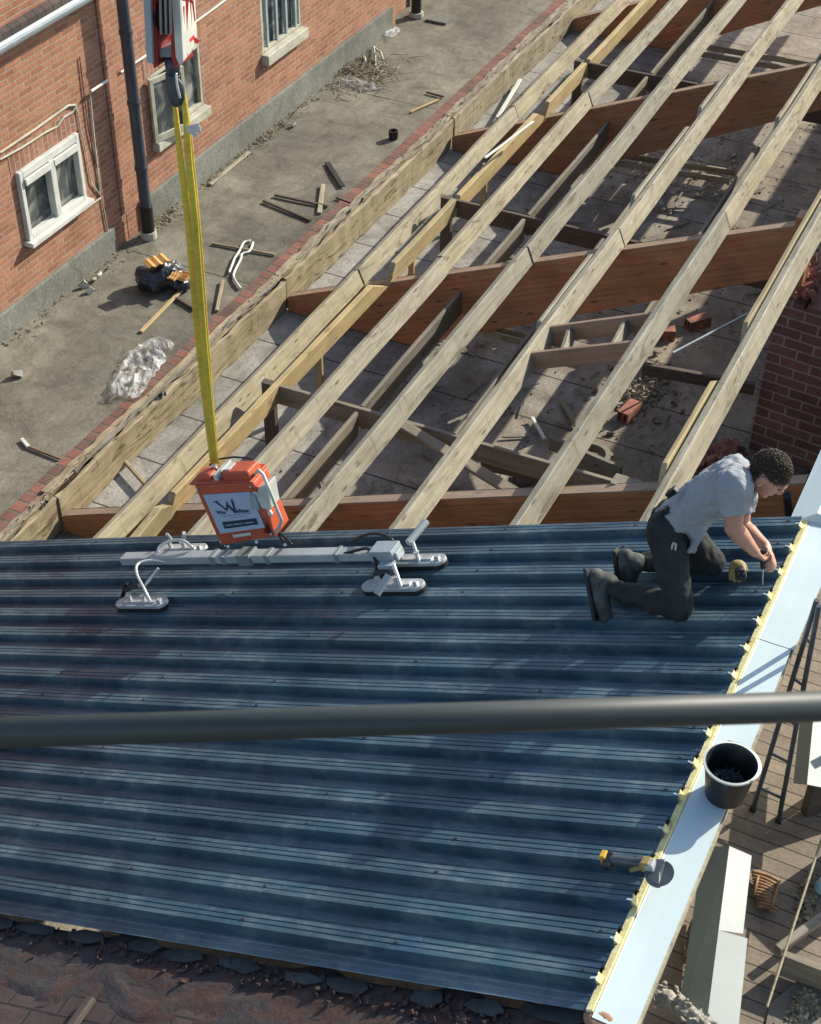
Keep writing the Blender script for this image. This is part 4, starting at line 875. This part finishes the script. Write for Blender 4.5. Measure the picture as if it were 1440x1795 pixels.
m=MB().tube([ony(302,100,yk+.03),ony(304,135,yk+.03)],[.038,.032],14); m.tube(spline([ony(303,130,yk+.03),ony(304,160,yk+.02),ony(310,176,yk+.02),ony(317,168,yk+.02),ony(317,150,yk+.02),ony(311,138,yk+.02)]),[.036,.034,.034,.034,.036,.036,.036,.036,.036,.034,.034,.032,.030,.028,.026,.024,.022,.020,.018,.016,.014,.012,.010,.009,.008,.006][:26],12)
m.build('hook',M['pipe'],t,smooth=True)
m=MB().tube(spline([ony(309,128,yk-.02),ony(311,150,yk-.03),ony(316,172,yk-.02)]),.006,6); m.build('safety_latch',M['chrome'],t,smooth=True)
# ------------------------------------------------------------------ kneeling man
def J(px,py,y): return ony(px,py,y)
hipc=J(1168,918,5.39)
t=thing('person',roof(1170,1040,0),'person in grey t-shirt and dark work trousers kneeling on the blue panels, driving a screw','person')
kn=roof(1192,1066,.065); kf=roof(1247,985,.065); kn.z+=0
an=roof(1068,1030,.10); af=roof(1118,985,.10)
hn=J(1168,930,5.30); hf=J(1185,918,5.48)
shn=J(1288,852,5.25); shf=J(1300,846,5.55)
eln=J(1286,925,5.20); wrn=J(1322,966,5.24)
elf=J(1300,922,5.52); wrf=J(1341,956,5.43)
pel=J(1172,922,5.39); wai=J(1195,900,5.39); che=J(1250,865,5.40); upc=J(1290,840,5.40); nk=J(1318,838,5.40)
head=J(1352,826,5.38)
body=MB()
body.limb([pel,wai,che,upc],[.09,.08,.095,.070]); body.limb([upc,nk,head.lerp(nk,.4)],[.060,.054,.054])
body.limb([hn,kn],[.07,.045]); body.limb([hf,kf],[.07,.045]); body.limb([kn,an],[.045,.035]); body.limb([kf,af],[.045,.035])
body.limb([upc,shn],[.045,.045]); body.limb([upc,shf],[.045,.045])
def armm(sh,el,wr):
    m1=sh.lerp(el,.5); m2=el.lerp(wr,.35)
    body.limb([sh,m1,el],[.052,.047,.039]); body.limb([el,m2,el.lerp(wr,.7),wr],[.041,.042,.032,.026])
armm(shn,eln,wrn); armm(shf,elf,wrf)
# head: face towards +X and down
fd=Vector((.72,-.05,-.62)).normalized(); hs=Vector((0,1,0)); hs=(hs-fd*hs.dot(fd)).normalized(); hu=fd.cross(hs)*1.0
if hu.x<0: hu=-hu
body.ell(head,.090,.071,.092,fd,hs,hu,20,14)
body.ell(head+fd*.035-hu*.055,.062,.055,.060,fd,hs,hu,16,10)       # jaw
body.ell(head+fd*.075-hu*.100,.022,.028,.018,fd,hs,hu,12,8)        # chin
body.ell(head+fd*.100-hu*.032,.018,.012,.024,fd,hs,hu,10,8)        # nose
body.ell(head+fd*.086+hu*.012,.014,.045,.010,fd,hs,hu,10,8)        # brow
body.ell(head+fd*.090-hu*.068,.010,.024,.008,fd,hs,hu,10,8)        # lips
for sg in (-1,1): body.ell(head+hs*.080*sg-hu*.022-fd*.008,.020,.010,.034,fd,hs,hu,12,8)
# hands
def hand(wr,d,palmn,side,curl):
    d=d.normalized(); palmn=(palmn-d*palmn.dot(d)).normalized(); s_=d.cross(palmn)*side
    pc=wr+d*.045
    body.ell(pc,.046,.036,.015,d,s_,palmn,14,8); body.limb([wr,wr+d*.02],[.025,.024])
    for k,(off,ln) in enumerate(((-.028,.060),(-.010,.072),(.009,.068),(.027,.054))):
        b0=wr+d*.078+s_*off; a1=curl*(.8+.12*k); d1=(d*math.cos(a1*.5)+palmn*math.sin(a1*.5)); d2=(d*math.cos(a1*1.3)+palmn*math.sin(a1*1.3)); d3=(d*math.cos(a1*2)+palmn*math.sin(a1*2))
        p1=b0+d1*ln*.42; p2=p1+d2*ln*.32; p3=p2+d3*ln*.26
        body.limb([b0-d*.012,b0,p1,p2,p3],[.010,.0095,.0088,.008,.0068])
    tb=wr+d*.025-s_*.032; td=(d*.7-s_*.55+palmn*.45).normalized(); p1=tb+td*.035; td2=(d*.75+s_*.1+palmn*.6).normalized()
    body.limb([wr+d*.015-s_*.015,tb,p1,p1+td2*.030],[.014,.013,.0105,.008])
tool=J(1338,985,5.34)
hand(wrn,tool-wrn,Vector((.3,.8,-.4)),1,.75); hand(wrf,(tool+Vector((0,.05,.01)))-wrf+X*.02,Vector((-.5,-.6,-.5)),-1,.85)
body.fuse(.0055,3).build('body',M['skin'],t,smooth=True)
# hair
m=MB(); m.ell(head-fd*.012+hu*.006,.087,.075,.089,fd,hs,hu,20,14)
def cutface(mb):
    out=[]
    return mb
hm=m.fuse(.005,1,.006,.018)
# keep the face free: drop hair in front of the hairline and below the ears
keep=[]
for f in hm.f:
    c=sum((hm.v[i] for i in f),Vector())/len(f)-head
    if c.dot(fd)>.040 and c.dot(hu)<.035: continue
    if c.dot(hu)<-.045 : continue
    if abs(c.dot(hs))>.045 and c.dot(hu)<.012 and c.dot(fd)>-.035: continue
    keep.append(f)
hm.f=keep
for f in list(keep):
    if random.random()<.55: continue
    c=sum((hm.v[i] for i in f),Vector())/len(f); dr=(c-head).normalized(); top=max(0,dr.dot(hu)*.6+dr.dot(fd)*.5)
    tg=(fd*1.0+hu*.35+Vector((random.gauss(0,.30),random.gauss(0,.45),random.gauss(0,.25)))); tg=(tg-dr*tg.dot(dr)).normalized(); q=(tg+dr*random.uniform(.05,.25)).normalized(); L=random.uniform(.010,.018)+.026*top*max(0,dr.dot(fd)+.3)
    hm.tube([c-dr*.002,c+q*L*.5+dr*.004,c+q*L],[.0030,.0022,.0010],4)
hm.build('hair',M['hair'],t,smooth=True)
m=MB()
for sg in (-1,1): m.ell(head+fd*.079+hs*.030*sg-hu*.006,.009,.010,.006,fd,hs,hu,10,8)
m.build('eyes',M['hair'],t,smooth=True)
m=MB().ell(head-hs*.084-hu*.035+fd*.004,.004,.003,.012,fd,hs,hu); m.build('ear_glint',M['white'],t,smooth=True)  # white spot set on the ear as its painted highlight
# t-shirt
m=MB()
ax=(upc-wai).normalized(); up_=ax.cross(Y).normalized(); 
if up_.z<0: up_=-up_
def ring(c,hy,hz,dx=Vector((0,0,0))): return (c+dx,Y*hy,up_*hz)
low=J(1172,912,5.39)
m.loft([ring(low,.130,.076),ring(wai.lerp(low,.3),.130,.086),ring(wai,.130,.090),ring(wai.lerp(che,.5),.138,.100),ring(che,.150,.106),ring(che.lerp(upc,.6),.162,.102),ring(upc,.160,.094),ring(upc.lerp(nk,.45),.115,.084),ring(upc.lerp(nk,.9),.074,.068)])
# hem of the shirt hanging under the belly
hem=J(1226,955,5.34); m.loft([(wai.lerp(che,.4)-up_*.05,Y*.13,ax*.10),(wai.lerp(che,.25)-up_*.11,Y*.12,ax*.075),(hem.lerp(wai,.18),Y*.10,ax*.035),(hem,Y*.07,ax*.010)])
for sh,el in ((shn,eln),(shf,elf)):
    e_=sh.lerp(el,.62); m.limb([upc.lerp(sh,.45),sh,sh.lerp(el,.3)],[.085,.082,.070]); d=(el-sh).normalized(); o1=d.orthogonal().normalized(); o2=d.cross(o1)
    m.loft([(sh,o1*.075,o2*.075),(sh.lerp(el,.35),o1*.070,o2*.070),(e_,o1*.066,o2*.066)])
m.fuse(.008,2,.034,.045).build('t_shirt',M['tee'],t,smooth=True)
# trousers
m=MB(); m.loft([ring(pel+(pel-wai).normalized()*.07-up_*.01,.135,.085),ring(pel,.152,.110),ring(pel.lerp(wai,.4),.146,.100),ring(wai.lerp(low,.35),.136,.086)])
for h_,k_,a_ in ((hn,kn,an),(hf,kf,af)):
    m.limb([h_,h_.lerp(k_,.5),k_],[.096,.076,.066]); m.limb([k_,k_.lerp(a_,.5),a_.lerp(k_,.12)],[.064,.060,.050])
m.fuse(.009,2,.034,.075).build('trousers',M['trousers'],t,smooth=True)
m=MB(); c=J(1179,957,5.20)
m.obox(c,X,Y,Z,.0035,.004,.018).obox(c+X*.016,X,Y,Z,.0035,.004,.018).obox(c+X*.008+Z*.016,X,Y,Z,.008,.004,.0035); m.build('reflective_mark',M['offwhite'],t)
def boot(ank,toe_dir,sole_n):
    m=MB(); d=toe_dir.normalized(); heel=ank-sole_n*.02-d*.03
    m.limb([ank+sole_n*.04,ank,ank+d*.06-sole_n*.0],[.052,.052,.046]); m.limb([ank-d*.02-sole_n*.012,ank+d*.10-sole_n*.012,ank+d*.17-sole_n*.006],[.046,.044,.036])
    m.limb([ank+(hn-kn)*0+sole_n*.0,ank+d*.03],[.055,.05])
    b=m.fuse(.008,2,.008,.04).build('boot',M['boot'],t,smooth=True)
    m=MB(); sd_=d.cross(sole_n).normalized(); m.obox(ank+d*.075-sole_n*.058,d,sd_,sole_n,.13,.042,.012); m.build('sole',M['rubber'],b,bevel=.01)
boot(roof(1052,1020,.13),(roof(1060,1072,.02)-roof(1048,1005,.16)),Vector((1,.1,.1)).normalized())
boot(roof(1102,985,.13),(roof(1104,1015,.02)-roof(1098,962,.16)),Vector((1,.1,.1)).normalized())
m=MB().obox(J(1187,870,5.33)+up_*.03,ax,Y,up_,.03,.02,.014).obox(J(1170,897,5.30)+up_*.01,ax,Y,up_,.014,.02,.014); m.build('belt_clip',M['black'],t,bevel=.004)
# screwdriver held in the hands
t2=thing('screwdriver',roof(1338,1024,0),'thin screwdriver bit with long screw held upright in the man\'s hands','hand tool')
m=MB().tube([J(1338,995,5.32),roof(1337,1024,.0)],.0035,8); m.build('shaft',M['chrome'],t2,smooth=40)
m=MB().tube([J(1339,962,5.33),J(1338,975,5.33),J(1338,996,5.325)],[.014,.016,.011],12); m.build('grip',M['black'],t2,smooth=40)
# work glove lying in front
t3=thing('work_glove',roof(1295,1010,0),'yellow and black work glove lying on the blue panel below the man\'s hands','glove')
m=MB(); m.ell(roof(1294,994,.045),.045,.035,.035,S,Y,N); 
for k,px in enumerate((1283,1289,1296,1303)): m.limb([roof(px,994,.05),roof(px+(k-1.5),1006,.045),roof(px+1.5*(k-1.5),1019-abs(k-1.5)*2,.012)],[.013,.011,.009])
m.limb([roof(1303,992,.05),roof(1309,1000,.03)],[.012,.009]); m.fuse(.005,2,.006,.02).build('glove_back',M['toololive'],t3,smooth=True)
m=MB()
m.ell(roof(1298,1003,.035),.028,.022,.03,S,Y,N)
for px in (1292,1299,1305): m.limb([roof(px,1002,.052),roof(px+1,1014,.03)],[.0115,.0105])
m.fuse(.005,2).build('glove_palm',M['black'],t3,smooth=True)
# ------------------------------------------------------------------ lower yard at the right
ZD=ZO-6.0
plane('deck',-.71,1.0,6,12,ZD,M['deckwood'])
rubble('deck_debris',[(1250,1500),(1180,1700),(1200,1795),(1300,1700),(1250,1600)],ZD+.01,160,.018,M['straw'],'bark crumbs and dirt on the boards under the white capping',.03)
# grey folded flashings
def vflash(p0,p1,l0,l1,r0,r1,z0,z1,label,notch=None):
    """long L shaped folded sheet: ridge p0-p1, left edge l0-l1, right edge r0-r1 (sight points, heights)"""
    t=thing('folded_flashing',onz(*p0,ZD),label,'flashing','grey folded flashings')
    A=onz(*p0,z0); B=onz(*p1,z1); L0=onz(*l0,z0-.10); L1=onz(*l1,z1-.10); R0=onz(*r0,z0-.03); R1=onz(*r1,z1-.03)
    e=Vector((0,0,-.004))
    MB().hexa([A+e,B+e,L1+e,L0+e],[A,B,L1,L0]).build('left_face',M['grey_steel'],t)
    m=MB()
    if notch:
        f=.43; Mi=A.lerp(B,f); n0=onz(*notch[0],z0+(z1-z0)*f-.03); n1=onz(*notch[1],z0+(z1-z0)*f-.03)
        m.hexa([q+e for q in (A,R0,n0,Mi)],[A,R0,n0,Mi]); m.hexa([q+e for q in (Mi,n1,R1,B)],[Mi,n1,R1,B])
    else: m.hexa([q+e for q in (A,R0,R1,B)],[A,R0,R1,B])
    m.build('right_face',M['grey_steel'],t)
    return t
vflash((1279,1483),(1232,1850),(1233,1484),(1178,1850),(1318,1500),(1290,1850),ZD+.26,ZD+.22,'long grey folded flashing leaning beside the white capping with a notch in its edge',((1303,1637),(1311,1645)))
vflash((1427,1250),(1415,1375),(1404,1250),(1391,1372),(1470,1250),(1465,1385),ZD+.30,ZD+.30,'grey folded flashing at the right edge of the picture behind the ladder')
# shadow maker: beam added under the second flashing to shade the boards
tag(timber('shadow_beam',onz(1425,1368,ZD+.26),onz(1640,1300,ZD+.26),.05,.26,M['dark_board'],Z),'dark shadow-casting beam added under the grey flashing at the right edge','beam')
Lh=Vector((sd.x,sd.y,0)).normalized(); Lp=Vector((Lh.y,-Lh.x,0))  # unseen post and block added beyond the frame to shade the boards
for pa,pb,off,h,l in (((1440,1378),(1440,1396),.10,.46,'short unseen post added outside the right edge of the picture to cast a shadow'),((1440,1500),(1440,1640),.10,.42,'wide unseen block added outside the lower right edge of the picture to cast a shadow')):
    a=onz(*pa,ZD)+Lh*off; b=onz(*pb,ZD)+Lh*off; wd=abs((b-a).dot(Lp)); c=a.lerp(b,.5); c=c
    q0=a; q1=a+Lp*wd
    tag(MB().hexa([q0,q1,q1+Lh*.12,q0+Lh*.12],[p+Z*h for p in (q0,q1,q1+Lh*.12,q0+Lh*.12)]).build('shadow_block' if wd>.1 else 'post',M['grey_board'],bevel=.004),l,'post')
# ladder
t=thing('ladder',onz(1342,1430,ZD),'thin black steel ladder standing against the white capping','ladder')
fa=onz(1320,1420,ZD); fb=onz(1365,1440,ZD)
ta=ony(1432,1052,fa.y+.02); tb=ony(1436,1062,fb.y-.02)
zt_=ta.z
MB().tube([fa,ta],.012,10).build('rail',M['pipe'],t,smooth=40); MB().tube([fb,Vector((tb.x,tb.y,tb.z))],.012,10).build('rail',M['pipe'],t,smooth=40)
for f in (.12,.30,.48,.66,.84): MB().tube([fa.lerp(ta,f),fb.lerp(tb,f)],.008,8).build('rung',M['pipe'],t,smooth=40)
for q in (fa,fb): MB().obox(q+Z*.01,X,Y,Z,.016,.016,.012).build('foot',M['rubber'],t,bevel=.003)
# cane mat: bundle of brown sticks
t=thing('stick_bundle',onz(1340,1565,ZD),'bundle of rusty brown sticks on the boards beside the grey flashing','sticks')
for k in range(11):
    a=onz(1318+k*1.0,1528+k*6.0,ZD+.03); b=onz(1366-k*.6+random.uniform(-4,4),1546+k*5.4,ZD+.03)
    MB().tube(spline([a,a.lerp(b,.5)+Z*.012,b],3),.0085,7).build('cane',M['wicker'],t,smooth=True)
m=MB().tube([onz(1366,1545,ZD+.045),onz(1356,1580,ZD+.045),onz(1350,1600,ZD+.045)],.006,6).tube([onz(1330,1535,ZD+.045),onz(1322,1570,ZD+.045)],.006,6); m.build('tie',M['wicker'],t,smooth=True)
# plastic wrapped bundle
m=MB()
P=[(1150,1742),(1165,1750),(1182,1760),(1200,1772),(1218,1786),(1238,1800)]
m.limb([onz(px,py,ZD+.20) for px,py in P],[.030,.040,.036,.042,.038,.044])
for k in range(26):
    a=onz(random.uniform(1148,1236),0,ZD) if False else onz(*random.choice(P),ZD+.20)+Vector((random.gauss(0,.02),random.gauss(0,.02),random.gauss(.01,.02))); d=Vector((random.gauss(0,1),random.gauss(0,1),random.gauss(0,.5))).normalized()*.035; m.bar(a-d,a+d,.012,.012)
m.fuse(.005,1,.030,.028).build('wrapped_bundle',M['wrap'],smooth=True)
o=bpy.data.objects['wrapped_bundle']; tag(o,'bundle wrapped in crumpled grey plastic below the end of the white capping','bundle')
# terracotta end piece
m=MB(); c=onz(1055,1790,ZK-.03); m.ell(c,.07,.06,.03,X,Y,Z,16,8); tag(m.fuse(.008,2,.02,.05).build('clay_lump',simple('clay',(.36,.20,.12),(.22,.12,.07),9,.8,bump=.4),smooth=True),'brown clay lump at the near end of the white capping','clay')
# pole, blue bottle, gravel bed with dark joists
p=onz(1441,1470,ZD+.25); q=onz(1345,1765,ZD+.12); tag(MB().tube([p,q],.006,8).build('thin_pole',M['purlin'],smooth=40),'long thin pale pole across the lower right corner','pole')
t=thing('blue_bottle',onz(1436,1562,ZD+.02),'small pale blue plastic bottle at the lower right edge','bottle')
c=onz(1436,1562,ZD+.02); MB().lathe(c,[(0,0),(.022,0),(.025,.01),(.025,.06),(.012,.08),(.011,.09),(0,.09)],16).build('bottle_body',M['bottle'],t,smooth=True); MB().lathe(c,[(.012,.082),(.013,.083),(.013,.098),(0,.098)],12).build('cap',M['offwhite'],t)
m=MB().add([onz(1350,1760,ZD+.012),onz(1330,1860,ZD+.012),onz(1520,1860,ZD+.012),onz(1520,1700,ZD+.012),onz(1405,1712,ZD+.012)],[[0,1,2,3,4]]); tag(m.build('gravel_bed',M['gravel']),kind='structure')
lay('joist',((1372,1670),(1490,1715)),.04,.14,M['grey_board'],ZD+.16,'dark joist crossing the lower right corner, lower one','joist','joists in the lower right corner'); lay('joist',((1365,1660),(1460,1590)),.04,.05,M['grey_board'],ZD+.10,'pale crumbly joist running up to the right edge','joist','joists in the lower right corner')
rubble('gravel',[(1380,1640),(1440,1600),(1410,1500),(1440,1530)],ZD+.005,140,.012,M['straw'],'loose grey gravel beside the thin pole',.01)
rubble('gravel',[(1350,1795),(1440,1740),(1410,1720),(1440,1800)],ZD+.015,260,.011,M['straw'],'fine grey gravel in the lower right corner',.01)
# ------------------------------------------------------------------ old tiled roof below the new panels, with broken slates along the joint
t=thing('old_roof',SYN(-3,1.5,-.2),'old reddish brown tiled roof at the bottom with dark vertical battens','roof')
m=MB(); n1,n2=40,12
for j in range(n2+1):
    for i in range(n1+1): m.v.append(SYN(-5.75+6.25*i/n1,1.2+1.78*j/n2,-.10+.012*noise.noise(Vector((i*.5,j*.7,2)))))
for j in range(n2):
    for i in range(n1): a=j*(n1+1)+i; m.f.append([a,a+1,a+n1+2,a+n1+1])
m.build('tiles',M['oldtile'],t,world=frame(SYN(-5.75,1.2,-.1),S,N))
for s in (-2.35,-1.72,-.95,-.28): timber('batten',SYN(s,2.66,-.07),SYN(s,1.3,-.07),.045,.03,M['dark_board'],N,t)
m=MB(); n1,n2=150,16
for jj in range(n2+1):
    for i in range(n1+1):
        q=Vector((i*.16,jj*.35,4)); m.v.append(SYN(-5.6+6.05*i/n1,2.60+.12*noise.noise(Vector((i*.12,0,0)))+.38*jj/n2,-.095+.010*noise.noise(q)+.006*noise.noise(q*3.1)-.010*max(0,1-jj/3)))
for jj in range(n2):
    for i in range(n1): a=jj*(n1+1)+i; m.f.append([a,a+1,a+n1+2,a+n1+1])
m.build('mortar_bedding',M['bedding'],t,smooth=True)
m=MB()
for k in range(420):
    chunk(m,SYN(random.uniform(-4.2,.4),2.91+random.gauss(0,.03),-.086),random.uniform(.004,.015))
tag(m.build('slate_crumbs',M['bedding']),'dark slate crumbs and grit along the lower edge of the blue panels','crumbs',kind='stuff')
posw=['first','second','third','fourth','fifth','sixth','seventh','eighth','ninth','tenth','eleventh','twelfth','thirteenth','fourteenth','fifteenth','sixteenth','seventeenth','eighteenth','nineteenth','twentieth','twenty-first','twenty-second']
for i in range(14):
    s=-3.45+3.85*i/13+random.uniform(-.05,.05); y=2.935+random.uniform(-.02,.015); r=random.uniform(.08,.15); nn=random.randint(5,9)
    out=[(r*random.uniform(.6,1.25)*math.cos(2*math.pi*k/nn),min(.040,.5*r)*random.uniform(.6,1.2)*math.sin(2*math.pi*k/nn)) for k in range(nn)]
    til=(N+S*random.uniform(-.05,.05)+Y*random.uniform(-.08,.04)).normalized(); c=SYN(s,y+.02,-.085+random.uniform(0,.004)); a1=til.cross(Y).normalized(); a1=-a1 if a1.dot(S)<0 else a1; a2=til.cross(a1); a2=-a2 if a2.y<0 else a2
    m=MB().hexa([c+a1*a+a2*b for a,b in out],[c+a1*a+a2*b+til*.005 for a,b in out]); tag(m.build('broken_slate',M['slate']),f'{posw[i]} broken grey slate from the left along the lower edge of the blue panels','slate','broken slates along the panel edge')
# ------------------------------------------------------------------ window bar close to the camera
def cp(px,py,d): return CAM+ray(px,py)*d
a=cp(-500,1301,1.15); b=cp(1940,1222,1.15)
tag(MB().tube([a,b],.0118,24).build('window_bar',M['bar'],smooth=True),'dark horizontal metal bar crossing in front of the view close by','bar')
